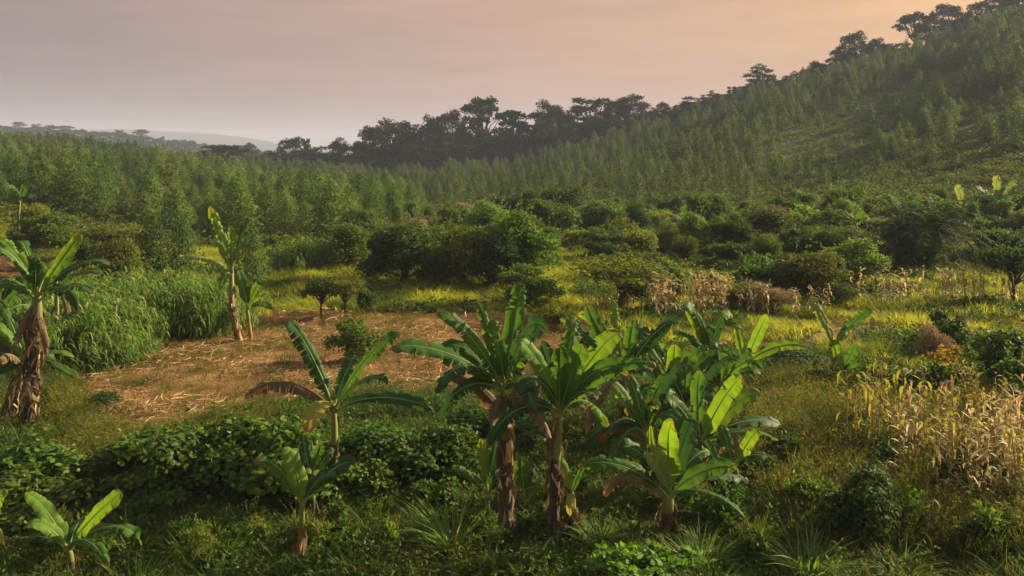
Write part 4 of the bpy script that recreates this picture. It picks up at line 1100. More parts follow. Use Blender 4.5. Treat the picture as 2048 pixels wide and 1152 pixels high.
for (x, d, s, k), z in zip(big, bz):
    pr = CON[int(r3.integers(0, 4))]
    px = 1024 + x / d * F
    if d < 76: lab = 'bushy young plantation tree in the front edge of the left stand'
    elif px < 260: lab = 'bushy young plantation tree in the far left part of the stand'
    elif px > 640: lab = 'bushy young plantation tree near the right end of the left stand'
    else: lab = 'bushy young plantation tree in the thick of the left stand'
    place(pr, (x, d, z - .1), r3.random() * 6.28, s * r3.uniform(1.05, 1.4), s, lab, 'trees of the left plantation stand')
if len(rest):
    merge('plantation_forest', CONF, np.column_stack([rest[:, :2], rz_ - .2]), r3.random(len(rest)) * 6.28, np.stack([rest[:, 2] * r3.uniform(.95, 1.3, len(rest)), rest[:, 2]], 1), M['pine'],
          'close planted young trees covering the valley floor and the hillside', 'forest', tilt=.02)
for px, b_, t_, w_, lab in ((305, 566, 430, 96, 'conical plantation tree standing forward of the left stand'), (365, 560, 436, 80, 'second conical plantation tree right beside the forward one'), (505, 572, 462, 84, 'conical tree behind the ragged yellow banana')):
    place_px(CON[px % 4], px, b_, t_, w_, lab)

# ------------------------------------------------------------------ old rainforest along the ridge
FO = {k: [forest_proto('rainforest tree', k, i * 7 + j, n_) for j in range(2)] for i, (k, n_) in enumerate((('dome', 4200), ('umbrella', 2600), ('layered', 2400), ('tall', 2800), ('low', 5200)))}
def ridge_tree(px, top, w, shape, label, d=None, group=None, base=None, v=0):
    dd = d or np.interp(px, [300, 700, 1300, 1600, 2100], [296, 292, 304, 314, 322])
    x = (px - 1024) / F * dd; z = float(H(x, dd))
    zt = CZ - (top - HZ) / F * dd
    pr = FO[shape][v % 2]
    hgt = max(zt - z + .3, 3.0)
    return place(pr, (x, dd, z - .3), rng.random() * 6.28, w / F * dd / pr['w'], hgt / pr['h'], label, group or 'old rainforest trees along the ridge')
RT = [(450, 288, 92, 'umbrella', 'low umbrella tree alone in the dip before the pale far hill', 262), (408, 300, 40, 'layered', 'small feathery tree left of the umbrella tree in the dip', 262), (498, 284, 46, 'dome', 'pale hazy round tree right of the umbrella tree in the dip', 440),
      (530, 300, 66, 'low', 'leftmost low tree of the ridge forest', None), (585, 272, 64, 'dome', 'domed tree at the left end of the ridge forest', None), (612, 276, 14, 'tall', 'thin spire of a tree at the left end of the ridge forest', None),
      (645, 288, 74, 'low', 'low broad tree in the left part of the ridge forest', None), (688, 274, 74, 'low', 'broad tree just left of the big dark ridge forest mass', None),
      (742, 250, 60, 'dome', 'tree leaning out at the left end of the tall ridge forest', None), (788, 233, 110, 'dome', 'wide domed dark tree at the left of the tall ridge forest', None), (836, 246, 70, 'low', 'tree right beside the wide domed dark tree', None),
      (862, 224, 46, 'dome', 'airy tree with sky showing through its crown', None), (898, 217, 78, 'dome', 'domed tree left of the highest umbrella crown', None),
      (965, 190, 88, 'umbrella', 'highest umbrella crowned tree with bare trunks showing below', None), (942, 236, 60, 'low', 'dense tree under the left of the highest umbrella crown', None), (1026, 220, 56, 'tall', 'slender tree with thin limbs right of the highest umbrella crown', None),
      (1060, 246, 48, 'tall', 'thin tree in the gap of the ridge forest', None), (1102, 196, 80, 'dome', 'spiky crowned tree in the middle of the ridge forest', None), (1093, 236, 66, 'dome', 'very dark dense tree standing in front of the spiky crowned one', 284),
      (1146, 214, 56, 'layered', 'tiered tree right of the spiky crowned tree', None), (1182, 193, 66, 'tall', 'tiered dark tree left of the fan shaped tree', None), (1255, 185, 86, 'dome', 'fan shaped tree with pale forked trunk', None), (1222, 206, 44, 'low', 'low tree wedged beside the fan shaped tree', None),
      (1300, 214, 44, 'low', 'low tree right of the fan shaped tree', None), (1326, 203, 34, 'dome', 'small round tree on the ridge', None), (1362, 202, 60, 'low', 'broad low tree on the rising ridge', None), (1392, 192, 60, 'low', 'broad tree left of the palm on the ridge', None),
      (1422, 180, 44, 'layered', 'palm like feathery tree on the ridge skyline', None), (1464, 172, 18, 'tall', 'thin pointed tree on the ridge skyline', None), (1448, 190, 50, 'low', 'dark low tree at the foot of the thin pointed one', None), (1520, 126, 58, 'layered', 'tall tiered tree standing out on the ridge', None),
      (1512, 168, 96, 'low', 'dense dark trees under the tall tiered one', None), (1568, 166, 44, 'low', 'low tree right of the tall tiered one', None), (1606, 146, 16, 'dome', 'tiny lone tree on the ridge skyline', None),
      (1652, 116, 60, 'low', 'dark shrubby tree where the ridge steepens', None), (1688, 92, 70, 'low', 'dark tree left of the crown with sky holes', None), (1708, 60, 62, 'dome', 'domed crown with holes of sky on the upper ridge', None), (1752, 74, 44, 'dome', 'small domed tree on the upper ridge', None), (1786, 84, 66, 'low', 'wide low tree on the upper ridge', None),
      (1830, 24, 80, 'umbrella', 'airy flat crowned tree with a bare reddish trunk near the hilltop', None), (1894, 4, 74, 'dome', 'dense spreading tree near the hilltop', None), (1886, 42, 70, 'low', 'dark bushy tree under the spreading hilltop tree', None), (1962, -2, 60, 'dome', 'hilltop tree with sky through its crown', None),
      (1938, 24, 50, 'low', 'low dark tree between the two hilltop crowns', None), (2008, -8, 54, 'umbrella', 'tree at the top right of the hill with a thin crown', None), (2044, -26, 70, 'low', 'dark tree at the top right corner', None)]
for i, (px, top, w, shp, lab, d) in enumerate(RT): ridge_tree(px, top, w, shp, lab, d, v=i)
sk = np.array([(500, 316), (560, 298), (640, 298), (720, 284), (760, 264), (830, 262), (900, 252), (960, 250), (1020, 256), (1080, 244), (1180, 228), (1260, 224), (1330, 218), (1420, 206), (1500, 186)])
for i in range(64):
    px = 512 + i * 15 + r3.normal(0, 6)
    t_ = np.interp(px, sk[:, 0], sk[:, 1]) + r3.uniform(2, 46)
    side = 'left' if px < 760 else ('middle' if px < 1080 else 'right')
    ridge_tree(px, t_, r3.uniform(44, 76), ('low', 'dome', 'low', 'tall')[i % 4], f'dark understorey tree packed into the {side} part of the ridge forest', np.interp(px, [500, 1000, 1500], [283, 285, 298]) + r3.uniform(-5, 5), 'understorey trees of the ridge forest', v=i)
# far hill across the valley
FH = [(-20, 250, 60), (38, 243, 24), (72, 247, 26), (102, 249, 26), (130, 251, 34), (160, 257, 26), (188, 262, 22), (210, 263, 26), (238, 259, 26), (262, 268, 22), (283, 258, 28), (324, 271, 12), (352, 279, 16), (384, 280, 14), (418, 291, 20)]
for i, (px, top, w) in enumerate(FH):
    ridge_tree(px, top, w, ('dome', 'umbrella', 'low')[i % 3], ('tree on the crest of the hazy left hill, ' + ['cut by the left edge', 'thin and pale', 'first dome from the left', 'second dome from the left', 'widest dome', 'small dome after the widest', 'tiny between two domes',
               'left of a flat crown', 'flat crowned', 'low before the last big dome', 'last big round dome', 'tiny on the falling ridge', 'small low one on the falling ridge', 'lone speck low on the ridge', 'lowest at the right foot'][i]), 812, 'trees on the crest of the hazy left hill', v=i)
FARV = []
for k in range(4):
    q = crown_lobes([((0, 0, 3.2), (3.4, 3.4, 3.0)), ((2, 1, 4.2), (2.4, 2.4, 2.0)), ((-1.6, -1.2, 4.6), (2.2, 2.2, 2.0))], 110, 1.7, 1.2, shell=.6)
    FARV.append((q.reshape(-1, 3), np.arange(len(q) * 4).reshape(-1, 4)))
fx = []
for d in np.arange(690, 822, 8.0):
    for x in np.arange(-.66 * d, -.27 * d, 8.5): fx.append((x + r3.normal(0, 2), d + r3.normal(0, 2)))
fx = np.array(fx); fx = fx[H(fx[:, 0], fx[:, 1]) > -1]
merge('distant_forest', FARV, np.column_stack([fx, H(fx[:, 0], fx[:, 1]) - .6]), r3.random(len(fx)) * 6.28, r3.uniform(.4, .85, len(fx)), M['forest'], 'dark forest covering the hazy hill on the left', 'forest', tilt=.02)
# fill behind the ridge front: scrub between the ridge trees
sx = []
for d in np.arange(276, 318, 4.5):
    for x in np.arange(-.3 * d, .64 * d, 4.0):
        px = 1024 + x / d * F
        if d > np.interp(px, [300, 900, 1300, 1600, 2100], [262, 270, 297, 305, 313]) and d < np.interp(px, [300, 900, 1300, 1600, 2100], [300, 302, 312, 318, 324]): sx.append((x + r3.normal(0, 1.3), d + r3.normal(0, 1.3)))
sx = np.array(sx)
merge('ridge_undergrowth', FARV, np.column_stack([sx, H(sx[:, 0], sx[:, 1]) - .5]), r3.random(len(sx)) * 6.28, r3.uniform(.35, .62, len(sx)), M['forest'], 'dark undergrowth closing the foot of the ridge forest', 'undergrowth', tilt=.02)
# ------------------------------------------------------------------ ground cover
GR = [cat_geo(blades(26, .34, .22, .014, .5), blades(6, .5, .15, .012, .7)) for _ in range(5)]
WD = [leaf_clump(46, .30, .26, .11, .055) for _ in range(3)] + [leaf_clump(34, .38, .24, .14, .08, .4) for _ in range(2)]
def not_field(x, y): return ~inside(FIELD, x, y) & ~((inside(TRACK, x, y)) & (rng.random(len(x)) < .8))
def gap(x, y): return (np.sin(x * .9 + 1.7 * np.sin(y * .7)) * np.sin(y * 1.1 + x * .3) > -.55) | (rng.random(len(x)) < .35)
P = scatter_u(9500, 12.5, 24.5, -.74, .74, 1, lambda x, y: not_field(x, y) & gap(x, y))
merge('grass', GR, P, rng.random(len(P)) * 6.28, np.stack([rng.uniform(.7, 1.2, len(P)), rng.uniform(.5, 1.15, len(P))], 1), M['grass'], 'short green grass under the banana plants', 'grass')
P = scatter_u(9000, 12.5, 24.5, -.74, .45, 1, lambda x, y: not_field(x, y) & gap(x + 3, y + 5))
merge('low_weeds', WD, P, rng.random(len(P)) * 6.28, rng.uniform(.55, 1.25, len(P)), M['weed'], 'low leafy weeds covering the foreground', 'weeds')
TG = [blades(22, .85, .16, .013, .7, .35, 4) for _ in range(4)] + [cat_geo(blades(10, .7, .15, .013, .5, .3, 4), leaf_clump(40, .75, .22, .10, .04)) for _ in range(4)]
def clumpy(x, y): return np.sin(x * 1.3 + 2.1 * np.sin(y * 1.1)) * np.sin(y * 1.7 + x * .6) + .35 * rng.normal(size=len(x)) > .05
P = scatter_u(2600, 12.5, 24.0, -.74, .74, 1, lambda x, y: not_field(x, y) & clumpy(x, y))
merge('tall_grass', TG, P, rng.random(len(P)) * 6.28, np.stack([rng.uniform(.7, 1.3, len(P)), rng.uniform(.35, 1.0, len(P))], 1), M['grass'], 'untidy taller grass and stalky weeds in the foreground', 'grass', tilt=.2)
FL = [leaf_clump(9, .06, .3, .22, .07, .4) for _ in range(4)]
P = scatter_u(700, 12.5, 22.0, -.74, .74, 1, not_field)
merge('dead_leaves', FL, P, rng.random(len(P)) * 6.28, rng.uniform(.6, 1.3, len(P)), M['straw'], 'fallen dry leaves scattered among the weeds', 'leaves')
# bright meadow beyond the field
MD = [blades(30, .75, .3, .018, .45) for _ in range(5)]
def meadow_mask(x, y):
    px = 1024 + x / y * F
    k = ~inside(FIELD, x, y) & ~(inside(RED, x, y) & (rng.random(len(x)) < .93))
    for p in PATCHES: k &= ~(inside(p, x, y) & (rng.random(len(x)) < .85))
    return k & ((px > 470) | (y > 40)) & ~((px < 1150) & (y < 33))
P = scatter_u(16000, 23.5, 62, -.80, .86, 1, meadow_mask)
merge('meadow_grass', MD, P, rng.random(len(P)) * 6.28, np.stack([rng.uniform(.9, 1.6, len(P)), rng.uniform(.3, .9, len(P)) * np.clip(.75 + .55 * np.sin(P[:, 0] * .8 + 2 * np.sin(P[:, 1] * .5)) * np.sin(P[:, 1] * .9 + P[:, 0] * .3) , .25, 1.3)], 1), M['meadow'], 'sunlit yellow green grass beyond the dry field', 'grass')
P = scatter_u(1500, 24, 60, -.45, .66, 1, lambda x, y: meadow_mask(x, y) & (np.sin(x * .5 + 1.5 * np.sin(y * .4)) * np.sin(y * .6 + 1) > .15))
merge('meadow_weeds', WD, P, rng.random(len(P)) * 6.28, np.stack([rng.uniform(1.2, 2.4, len(P)), rng.uniform(.8, 2.0, len(P))], 1), M['weed'], 'darker leafy weeds in patches of the meadow', 'weeds')
# tall weeds at the near edge of the field and on the right
RG = [cat_geo(blades(18, 1.0, .25, .015, .35, .25), leaf_clump(60, .95, .26, .085, .03)) for _ in range(5)]
E1 = poly_world([(100, 905), (105, 850), (112, 775), (145, 772), (170, 850), (230, 880), (330, 885), (450, 850), (520, 830), (560, 850), (420, 900), (300, 940), (330, 1000), (160, 1000), (100, 960)])
P = scatter_poly(900, E1)
merge('tall_weeds', RG, P, rng.random(len(P)) * 6.28, np.stack([rng.uniform(.8, 1.3, len(P)), rng.uniform(.3, .8, len(P))], 1), M['rough'], 'dry yellowish weeds between the thicket and the field', 'weeds')
E2 = poly_world([(1480, 780), (1640, 770), (1960, 800), (2420, 800), (2450, 1160), (1650, 1130), (1480, 1010)])
P = scatter_poly(3400, E2)
merge('feathery_weeds', RG, P, rng.random(len(P)) * 6.28, np.stack([rng.uniform(.8, 1.3, len(P)), rng.uniform(.45, 1.0, len(P))], 1), M['rough'], 'olive brown feathery weeds around the dry maize', 'weeds')
E3 = poly_world([(640, 790), (900, 790), (1060, 760), (1180, 700), (1620, 700), (1640, 770), (1480, 800), (1250, 900), (1000, 870), (900, 840), (700, 850)])
P = scatter_poly(1500, E3)
merge('mixed_weeds', RG + [leaf_clump(60, .5, .3, .12, .05) for _ in range(2)], P, rng.random(len(P)) * 6.28, np.stack([rng.uniform(.8, 1.2, len(P)), rng.uniform(.3, .75, len(P))], 1), M['weed'], 'green weeds behind the banana plants', 'weeds')
# shrubby filling of the valley belt and slopes
UG = [leaf_clump(70, 1.0, .8, .34, .15, .2) for _ in range(5)]
def belt_mask(x, y):
    px = 1024 + x / y * F
    return ~inside(RED, x, y) & (((y > 62) | (px < 260) & (y > 48)) | ((px > 700) & (px < 1010) & (y > 50)) | (px > 1150) & (y > 49) & (rng.random(len(x)) < .5))
P = scatter_u(5200, 46, 132, -.64, .68, 1, belt_mask)
merge('undergrowth', UG, P, rng.random(len(P)) * 6.28, np.stack([rng.uniform(.8, 1.7, len(P)), rng.uniform(.4, 1.1, len(P))], 1), M['under'], 'tangled green undergrowth between the belt bushes', 'undergrowth')
HGv = [blades(14, 1.0, .9, .10, .5, .5, 2) for _ in range(4)]
P = scatter_u(9000, 118, 318, -.2, .66, 1, lambda x, y: 1024 + x / y * F > 800)
merge('hill_grass', HGv, P, rng.random(len(P)) * 6.28, np.stack([rng.uniform(1.0, 2.2, len(P)), rng.uniform(.4, .9, len(P))], 1), M['grass'], 'rough grass between the young trees on the hillside', 'grass')
P = scatter_u(2600, 112, 312, -.2, .66, 1, lambda x, y: 1024 + x / y * F > 900)
merge('hill_scrub', UG, P, rng.random(len(P)) * 6.28, np.stack([rng.uniform(.5, 1.5, len(P)), rng.uniform(.4, 1.2, len(P))], 1), M['under'], 'low rough scrub between the young trees on the hillside', 'undergrowth')
# elephant grass stand
def napier(n_st=9):
    g = []
    for i in range(n_st):
        a = rng.random() * 6.28; r_ = .35 * math.sqrt(rng.random()); hgt = rng.uniform(1.2, 2.0)
        lx, ly = rng.normal(0, .16, 2)
        nl = 9
        z = np.linspace(.25, 1, nl) * hgt
        P = np.stack([r_ * math.cos(a) + lx * z / hgt, r_ * math.sin(a) + ly * z / hgt, z], 1)
        az = np.arange(nl) * 3.1 + rng.random() * 6 + rng.normal(0, .5, nl)
        o = np.stack([np.cos(az), np.sin(az), np.zeros(nl)], 1)
        s = np.linspace(0, 1, 6); L = rng.uniform(.7, 1.15, nl)
        hz = .62 * s - .12 * s ** 3; vz = .85 * s - 1.05 * s ** 2.2
        C = P[:, None] + L[:, None, None] * (o[:, None] * hz[None, :, None] + np.array([0, 0, 1.0]) * vz[None, :, None])
        sd = np.stack([-np.sin(az), np.cos(az), np.zeros(nl)], 1) + rng.normal(0, .25, (nl, 3))
        g.append(strips(C, np.repeat(unit(sd)[:, None], 6, 1), .026 * np.array([.6, 1, 1, .8, .5, .06])[None] * rng.uniform(.8, 1.2, nl)[:, None]))
        v, q, _ = tube([(r_ * math.cos(a), r_ * math.sin(a), 0), tuple(P[-1])], [.014, .008], 4); g.append((v, q))
    return cat_geo(*g)
NP = [napier() for _ in range(6)]
E4 = poly_world([(70, 690), (70, 752), (150, 748), (245, 735), (268, 715), (275, 690), (350, 678), (455, 676), (462, 655), (440, 630), (250, 630), (120, 640), (-40, 660), (-40, 700)])
P = scatter_poly(430, E4)
merge('elephant_grass', NP, P, rng.random(len(P)) * 6.28, np.stack([rng.uniform(.9, 1.3, len(P)), rng.uniform(.5, 1.0, len(P))], 1), M['napier'], 'tall stand of green elephant grass left of the dry field', 'grass', tilt=.05)
ec = E4.mean(0)
P = E4[rng.integers(0, len(E4), 90)] * 1.0; Pn = np.roll(E4, -1, 0)[rng.integers(0, len(E4), 90)]
ii = rng.integers(0, len(E4), 110); ff = rng.random((110, 1)); P = E4[ii] * (1 - ff) + np.roll(E4, -1, 0)[ii] * ff + rng.normal(0, .35, (110, 2))
merge('short_elephant_grass', NP, np.column_stack([P, H(P[:, 0], P[:, 1])]), rng.random(110) * 6.28, np.stack([rng.uniform(.5, 1.0, 110), rng.uniform(.22, .75, 110)], 1), M['napier'], 'shorter bent elephant grass round the edge of the stand', 'grass', tilt=.3)
P = np.concatenate([scatter_poly(30, poly_world([(600, 545), (690, 545), (700, 530), (590, 528)])), scatter_poly(8, poly_world([(520, 560), (600, 555), (600, 540), (520, 545)]))])
merge('far_elephant_grass', NP, P, rng.random(len(P)) * 6.28, rng.uniform(.6, 1.0, len(P)), M['napier'], 'patch of tall grass in front of the plantation', 'grass', tilt=.05)
P = scatter_u(2600, 20, 50, -1.1, -.50, 1, lambda x, y: ~inside(E4, x, y) & ~inside(FIELD, x, y) & ~inside(RED, x, y) & (1024 + x / y * F < np.where(y < 27, 108, 260)))
merge('bank_grass', RG + TG, P, rng.random(len(P)) * 6.28, np.stack([rng.uniform(.9, 1.5, len(P)), rng.uniform(.4, 1.0, len(P))], 1), M['grass'], 'rank grass and weeds round the left edge bananas', 'grass')
# clumps of grass along the bottom edge: each a thing
def grass_tuft(px, base, top, w, label):
    g = on_ground(px, base); k = g[1] / F
    hgt = (base - top) * k
    V, Q = blades(150, hgt * 1.15, w * k * .16, .020, .75, .7, 5)
    o = bpy.data.objects.new('grass_clump', mesh_from('grass clump', V, Q, M['napier'])); COL.objects.link(o)
    o.location = tuple(g); tag(o, label, 'grass clump', 'big arching grass clumps in the foreground')
grass_tuft(1620, 1165, 1072, 150, 'big arching grass clump at the bottom, left of the thin dead stem')
grass_tuft(1800, 1170, 1095, 150, 'arching grass clump at the bottom, under the dark leafy shrub')
grass_tuft(1200, 1100, 1045, 110, 'grass clump at the foot of the shaggy banana stump')
grass_tuft(1405, 1150, 1078, 110, 'grass clump between the glossy bush and the spreading banana')
grass_tuft(905, 1120, 1010, 60, 'thin upright grass tuft left of the central bananas')
grass_tuft(1440, 1060, 1000, 60, 'small grass clump right of the spreading banana')
# leafy weed plants standing in the grass
r5 = np.random.default_rng(55)
BP('wa', 'leafy_weed', 'broad', .4, .8, 420, .12, .07, lobes=6, seed=31); BP('wb', 'leafy_weed', 'lime', .35, .7, 300, .13, .06, lobes=5, seed=32)
BP('wc', 'leafy_weed', 'olive', .45, 1.0, 700, .10, .035, lobes=7, seed=33); BP('wd', 'leafy_weed', 'deep', .5, .8, 420, .15, .10, lobes=6, droop=.4, big=True, seed=34)
n_w = 0
while n_w < 74:
    px, py = r5.uniform(-10, 2060), r5.uniform(1000, 1165)
    if r5.random() < .35: px, py = r5.uniform(1450, 2040), r5.uniform(800, 1100)
    k_ = 'wawbwcwd'[2 * int(r5.integers(0, 4)):][:2]
    zone = 'the lower right grass' if px > 1480 else ('the grass in front of the banana clump' if px > 850 else 'the grass at the lower left')
    look = {'wa': 'green', 'wb': 'bright green', 'wc': 'olive feathery', 'wd': 'dark broad leaved'}[k_]
    g = on_ground(px, py); s_ = r5.uniform(.45, 1.05)
    place(PR[k_], g - np.array([0, 0, .03]), r5.random() * 6.28, s_ * r5.uniform(.8, 1.3), s_, f'{look} weed plant standing in {zone}', 'weed plants in the foreground grass')
    n_w += 1
# ------------------------------------------------------------------ straw on the dry field
def build_straw():
    P = scatter_poly(12500, FIELD)
    for p in PATCHES: P = np.concatenate([P, scatter_poly(500, p)])
    x, y = P[:, 0], P[:, 1]
    band = np.sin(x * .55 + 1.2 * np.sin(y * .45) + 1.0) * np.sin(y * .9 + .4 * np.sin(x * .8)) + .35 * rng.normal(size=len(x))
    P = P[band > -.15]; n = len(P)
    az = rng.normal(0, 1.0, n) + (rng.random(n) < .3) * 1.5
    d = np.stack([np.cos(az), np.sin(az), rng.normal(.06, .14, n)], 1)
    L = rng.uniform(.10, .62, n) * np.where(rng.random(n) < .07, 1.8, 1)
    k = 4; s = np.linspace(-.5, .5, k)
    side = np.stack([-np.sin(az), np.cos(az), rng.normal(0, .5, n)], 1)
    C = P[:, None] + (L[:, None, None] * s[None, :, None]) * d[:, None] + unit(side)[:, None] * (rng.normal(0, .10, n)[:, None] * (s ** 2)[None] * 4 * L[:, None])[..., None]
    C[..., 2] += .16 * np.clip(band[band > -.15] - .25, 0, 1)[:, None] + .03 + .06 * rng.random(n)[:, None] + .05 * rng.random((n, k))
    V, Q = strips(C, np.repeat(unit(side)[:, None], k, 1), rng.uniform(.004, .022, n)[:, None] * np.array([.5, 1, .9, .3])[None])
    o = bpy.data.objects.new('straw_litter', mesh_from('straw litter', V, Q, M['straw'])); COL.objects.link(o)
    tag(o, 'cut dry maize stalks and leaves littering the brown field', 'straw', kind='stuff')
    tufts = [blades(22, .28, .22, .012, .6, .6) for _ in range(4)]
    P2 = scatter_poly(1500, FIELD)
    merge('dry_grass', tufts, P2, rng.random(len(P2)) * 6.28, rng.uniform(.5, 1.2, len(P2)), M['rough'], 'sparse dry grass tufts on the brown field', 'grass')
build_straw()
# ------------------------------------------------------------------ maize
def maize_proto(seed, hgt=1.9, green=False):
    r = np.random.default_rng(seed)
    mb = MB(); top = np.array([r.normal(0, .10), r.normal(0, .10), hgt])
    pts_ = [np.array([0, 0, -.05]), top * .5 + np.array([r.normal(0, .03), r.normal(0, .03), 0]), top]
    mb.add(*tube(pts_, [.014, .011, .005], 5))
    st = mb.mesh('maize stalk', M['maize_stem'], True)
    n = 11; f = np.linspace(.22, .97, n); P = top[None] * f[:, None]
    az = np.arange(n) * 3.14 + r.random() * 6 + r.normal(0, .5, n)
    o = np.stack([np.cos(az), np.sin(az), np.zeros(n)], 1)
    s = np.linspace(0, 1, 7); L = r.uniform(.30, .62, n)
    wilt = r.uniform(.0, 1, n)
    hz = (.60 - .22 * wilt)[:, None] * np.sin(s * 1.8)[None]; vz = (.75 * (1.15 - wilt))[:, None] * s - (.35 + .75 * wilt)[:, None] * (s ** 2.0)[None]
    C = P[:, None] + L[:, None, None] * (o[:, None] * hz[..., None] + np.array([0, 0, 1.0]) * vz[..., None])
    sd = np.stack([-np.sin(az), np.cos(az), np.zeros(n)], 1)
    S = unit(sd[:, None] + o[:, None] * (r.normal(0, 1.1, n)[:, None] * s[None] * 1.5)[..., None])
    V, Q = strips(C, S, .036 * np.array([.5, .9, 1, .9, .8, .5, .1])[None] * r.uniform(.8, 1.35, n)[:, None])
    lv = mesh_from('maize leaves', V, Q, M['maize_green' if green else 'maize'])
    cm = MB(); zc = hgt * .48; c0 = top * .48 + np.array([.03, 0, 0])
    cm.add(*tube([c0, c0 + (.05, .02, .08), c0 + (.07, .03, .20), c0 + (.075, .03, .25)], [.012, .032, .026, .006], 6))
    return dict(name='maize_stalk', cat='maize plant', parts=[('stalk', st), ('leaves', lv), ('husk', cm.mesh('maize husk', M['maize'], True))], h=hgt, w=.8)
MZ = [maize_proto(60 + i) for i in range(6)] + [maize_proto(80 + i, 1.9, True) for i in range(3)]
E5 = poly_world([(1790, 950), (1850, 905), (1960, 890), (2075, 895), (2090, 1060), (1960, 1062), (1870, 1030), (1800, 1000)])
P = scatter_poly(125, E5)
P = np.concatenate([P, scatter_poly(30, poly_world([(1660, 880), (1790, 850), (1860, 850), (1790, 960), (1690, 930)]))])
for i, p in enumerate(P):
    px = 1024 + p[0] / p[1] * F
    gr = (p[1] > 20.0 and rng.random() < .6) or px < 1780 or rng.random() < .22
    pr = MZ[int(rng.integers(6, 9))] if gr else MZ[int(rng.integers(0, 6))]
    s = rng.uniform(.6, 1.05)
    lab = 'yellowing half dry maize plant at the back edge of the near maize patch' if gr else ('bleached dry maize stalk at the left edge of the near maize patch' if px < 1850 else 'bleached dry maize stalk with hanging leaves inside the near maize patch')
    place(pr, p, rng.random() * 6.28, s * .85, s, lab, 'dry maize standing at the lower right')
# far rows of dry maize
FMZ = []
for k in range(4):
    pr = MZ[k]
    FMZ.append(pr)
def far_row(n, a, b_, label, jit=1.0, lo=.7, hi=1.0):
    for i in range(n):
        f = rng.random()
        px = a[0] + (b_[0] - a[0]) * f + rng.normal(0, 3); py = a[1] + (b_[1] - a[1]) * f + rng.normal(0, 4) * jit
        g = on_ground(px, py); s = rng.uniform(lo, hi)
        place(FMZ[i % 4], g, rng.random() * 6.28, s * 1.3, s, label, 'far rows of dry maize')
far_row(48, (1300, 632), (1455, 626), 'dry maize stalk in the far row left of the yellow bush', lo=.7, hi=1.0)
far_row(24, (1462, 630), (1660, 622), 'dry maize stalk in the thin middle of the far row', lo=.4, hi=.7)
far_row(40, (1700, 612), (2045, 606), 'dry maize stalk in the far row toward the right edge', lo=.6, hi=.95)
far_row(12, (1120, 628), (1290, 628), 'dry maize stalk far behind the tallest banana leaf', lo=.4, hi=.7)
for px, b_, t_, lab in ((437, 712, 660, 'pale broken maize stubble stalk in the middle of the dry field'), (334, 768, 732, 'short maize stubble stalk low in the dry field'), (652, 690, 648, 'tan maize stubble stalk left of the round bush')):
    g = on_ground(px, b_); k = g[1] / F
    place(MZ[6], g, 1.0, (b_ - t_) * k / 1.9 * 1.3, (b_ - t_) * k / 1.9, lab, 'maize stubble left in the dry field')
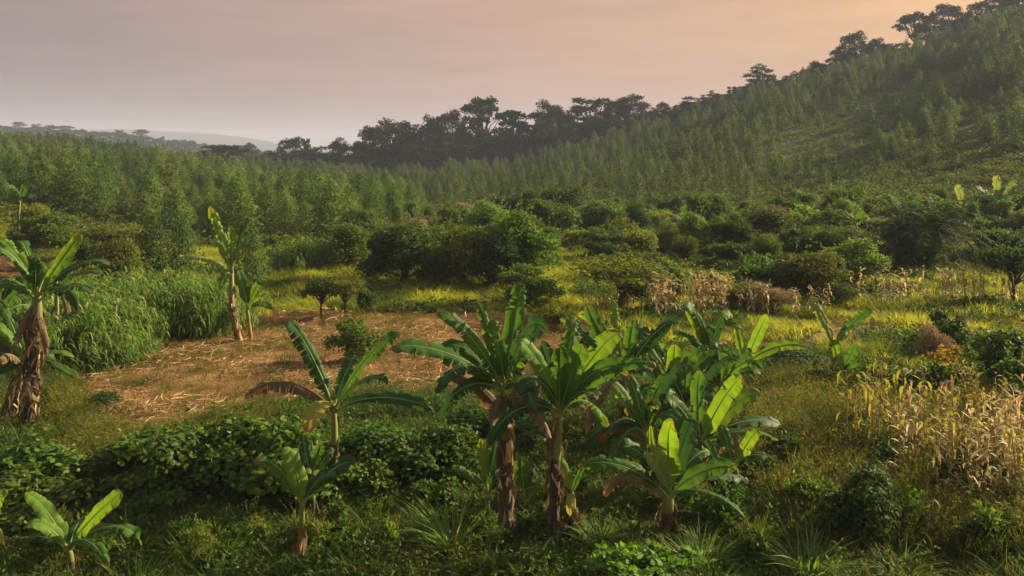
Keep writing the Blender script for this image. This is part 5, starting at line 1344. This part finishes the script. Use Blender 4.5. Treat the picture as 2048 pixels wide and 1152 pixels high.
# ------------------------------------------------------------------ stump, dead stem, bare branch
def build_bits():
    g = on_ground(401, 1008); k = g[1] / F
    mb = MB(); h_ = 34 * k
    v, q, uv = tube([(0, 0, -.1), (.01, 0, h_ * .5), (.0, .01, h_ * .97), (.0, .01, h_)], [.062, .055, .057, .004], 11)
    v = v + rng.normal(0, .003, v.shape); mb.add(v, q, uv)
    mb.add(*tube([(.03, 0, h_ * .55), (.09, -.02, h_ * .72)], [.018, .010], 6))
    o = bpy.data.objects.new('tree_stump', mb.mesh('stump', M['post'], True)); COL.objects.link(o); o.location = tuple(g)
    tag(o, 'short pinkish sawn stump at the edge of the dark thicket', 'stump')
    g = on_ground(1868, 1122); k = g[1] / F
    e_ = empty('dead_stem', tuple(g)); tag(e_, 'thin bare dead stem with one pale leaf in front of the dry maize', 'dead stem')
    top = np.array([-6 * k, 0, 128 * k])
    mb = MB(); mb.add(*tube([(0, 0, -.1), top * .5 + (.02, 0, 0), top], [.014, .011, .006], 6)); mb.add(*tube([top * .93, top + (14 * k, -.05, -30 * k)], [.006, .003], 5)); mb.add(*tube([top * .7, top * .8 + (-.06, .03, .02)], [.006, .002], 5))
    child('stem', mb.mesh('dead stem', M['bark'], True), e_)
    V, Q = strips(np.array([[top * .9, top * .9 + (8 * k, 0, 3 * k), top * .9 + (16 * k, 0, -6 * k), top * .9 + (19 * k, 0, -16 * k)]]), np.full((1, 4, 3), [.2, .7, .6]), np.array([[.008, .02, .022, .004]]))
    child('leaf', mesh_from('pale dry leaf', V, Q, M['maize']), e_)
    g = on_ground(1998, 880); k = g[1] / F; d = g[1]
    e_ = empty('bare_branch', tuple(g)); tag(e_, 'fallen forked branch leaning out of the maize, orange leaves on its upper end', 'branch')
    def rel(px, py, dd=0.): return at(px, py, d + dd) - g
    mb = MB()
    main = [rel(2003, 885), rel(1996, 832), rel(1968, 800, .3), rel(1930, 752, .7), rel(1896, 706, 1.0)]
    mb.add(*tube(main, [.030, .026, .020, .013, .006], 7))
    mb.add(*tube([rel(1996, 832), rel(2014, 812, -.1), rel(2046, 780, -.2), rel(2070, 760, -.2)], [.022, .017, .012, .006], 7))
    for i in range(9):
        f = rng.uniform(.35, 1); j = min(3, int(f * 4)); p = np.array(main[j]) * (1 - (f * 4 - j)) + np.array(main[j + 1]) * (f * 4 - j)
        mb.add(*tube([p, p + rng.normal(0, .12, 3) + (0, 0, .12), p + rng.normal(0, .2, 3) + (0, 0, .2)], [.008, .005, .002], 5))
    child('limb', mb.mesh('branch', M['bark'], True), e_)
    n = 150; f = rng.uniform(.45, 1, n); idx = np.minimum(3, (f * 4).astype(int)); mm = np.array(main)
    P = mm[idx] * (1 - (f * 4 - idx))[:, None] + mm[idx + 1] * (f * 4 - idx)[:, None] + rng.normal(0, .16, (n, 3))
    qd = rhombs(P, rng.normal(0, 1, (n, 3)) - np.array([0, 0, .5]), rng.uniform(.06, .13, n), .06)
    child('leaves', mesh_from('orange leaves', qd.reshape(-1, 3), np.arange(4 * n).reshape(n, 4), M['orange']), e_)
    # pale thin tree trunk in the belt
    g = on_ground(1244, 522); k = g[1] / F
    e_ = empty('slender_tree', tuple(g)); tag(e_, 'slender tree with a pale bare trunk beside the pale yellow bush', 'tree')
    mb = MB(); top = np.array([2 * k, 0, 62 * k]); mb.add(*tube([(0, 0, -.1), top * .5, top], [.07, .055, .03], 7)); child('trunk', mb.mesh('pale trunk', M['bark_pale'], True), e_)
    qd = crown_lobes([(top + np.array([0, 0, .3]), (.8, .8, .5)), (top + np.array([.6, .2, 0]), (.6, .6, .35)), (top + np.array([-.6, 0, -.1]), (.6, .6, .3))], 260, .26, .1)
    child('crown', mesh_from('slender crown', qd.reshape(-1, 3), np.arange(len(qd) * 4).reshape(-1, 4), M['olive']), e_)
build_bits()
# ------------------------------------------------------------------ haze: valley air round the whole scene
def build_haze():
    m, t = mat_new('valley haze')
    v = nd(t, 'ShaderNodeVolumePrincipled')
    v.inputs['Color'].default_value = (.60, .65, .84, 1)
    v.inputs['Density'].default_value = .00033
    v.inputs['Anisotropy'].default_value = 0.0
    o = nd(t, 'ShaderNodeOutputMaterial'); L_(t, v.outputs[0], o.inputs['Volume'])
    x, y0, y1, z0, z1 = 6900.0, -90.0, 5600.0, float(GZ.min()) - 1.0, 112.0
    V = [(-x, y0, z0), (x, y0, z0), (x, y1, z0), (-x, y1, z0), (-x, y0, z1), (x, y0, z1), (x, y1, z1), (-x, y1, z1)]
    Q = [(0, 3, 2, 1), (4, 5, 6, 7), (0, 1, 5, 4), (1, 2, 6, 5), (2, 3, 7, 6), (3, 0, 4, 7)]
    me = mesh_from('haze', V, Q, m)
    o = bpy.data.objects.new('haze', me); COL.objects.link(o)
    tag(o, 'thin valley haze that pales the far hills', 'haze', kind='stuff')
build_haze()
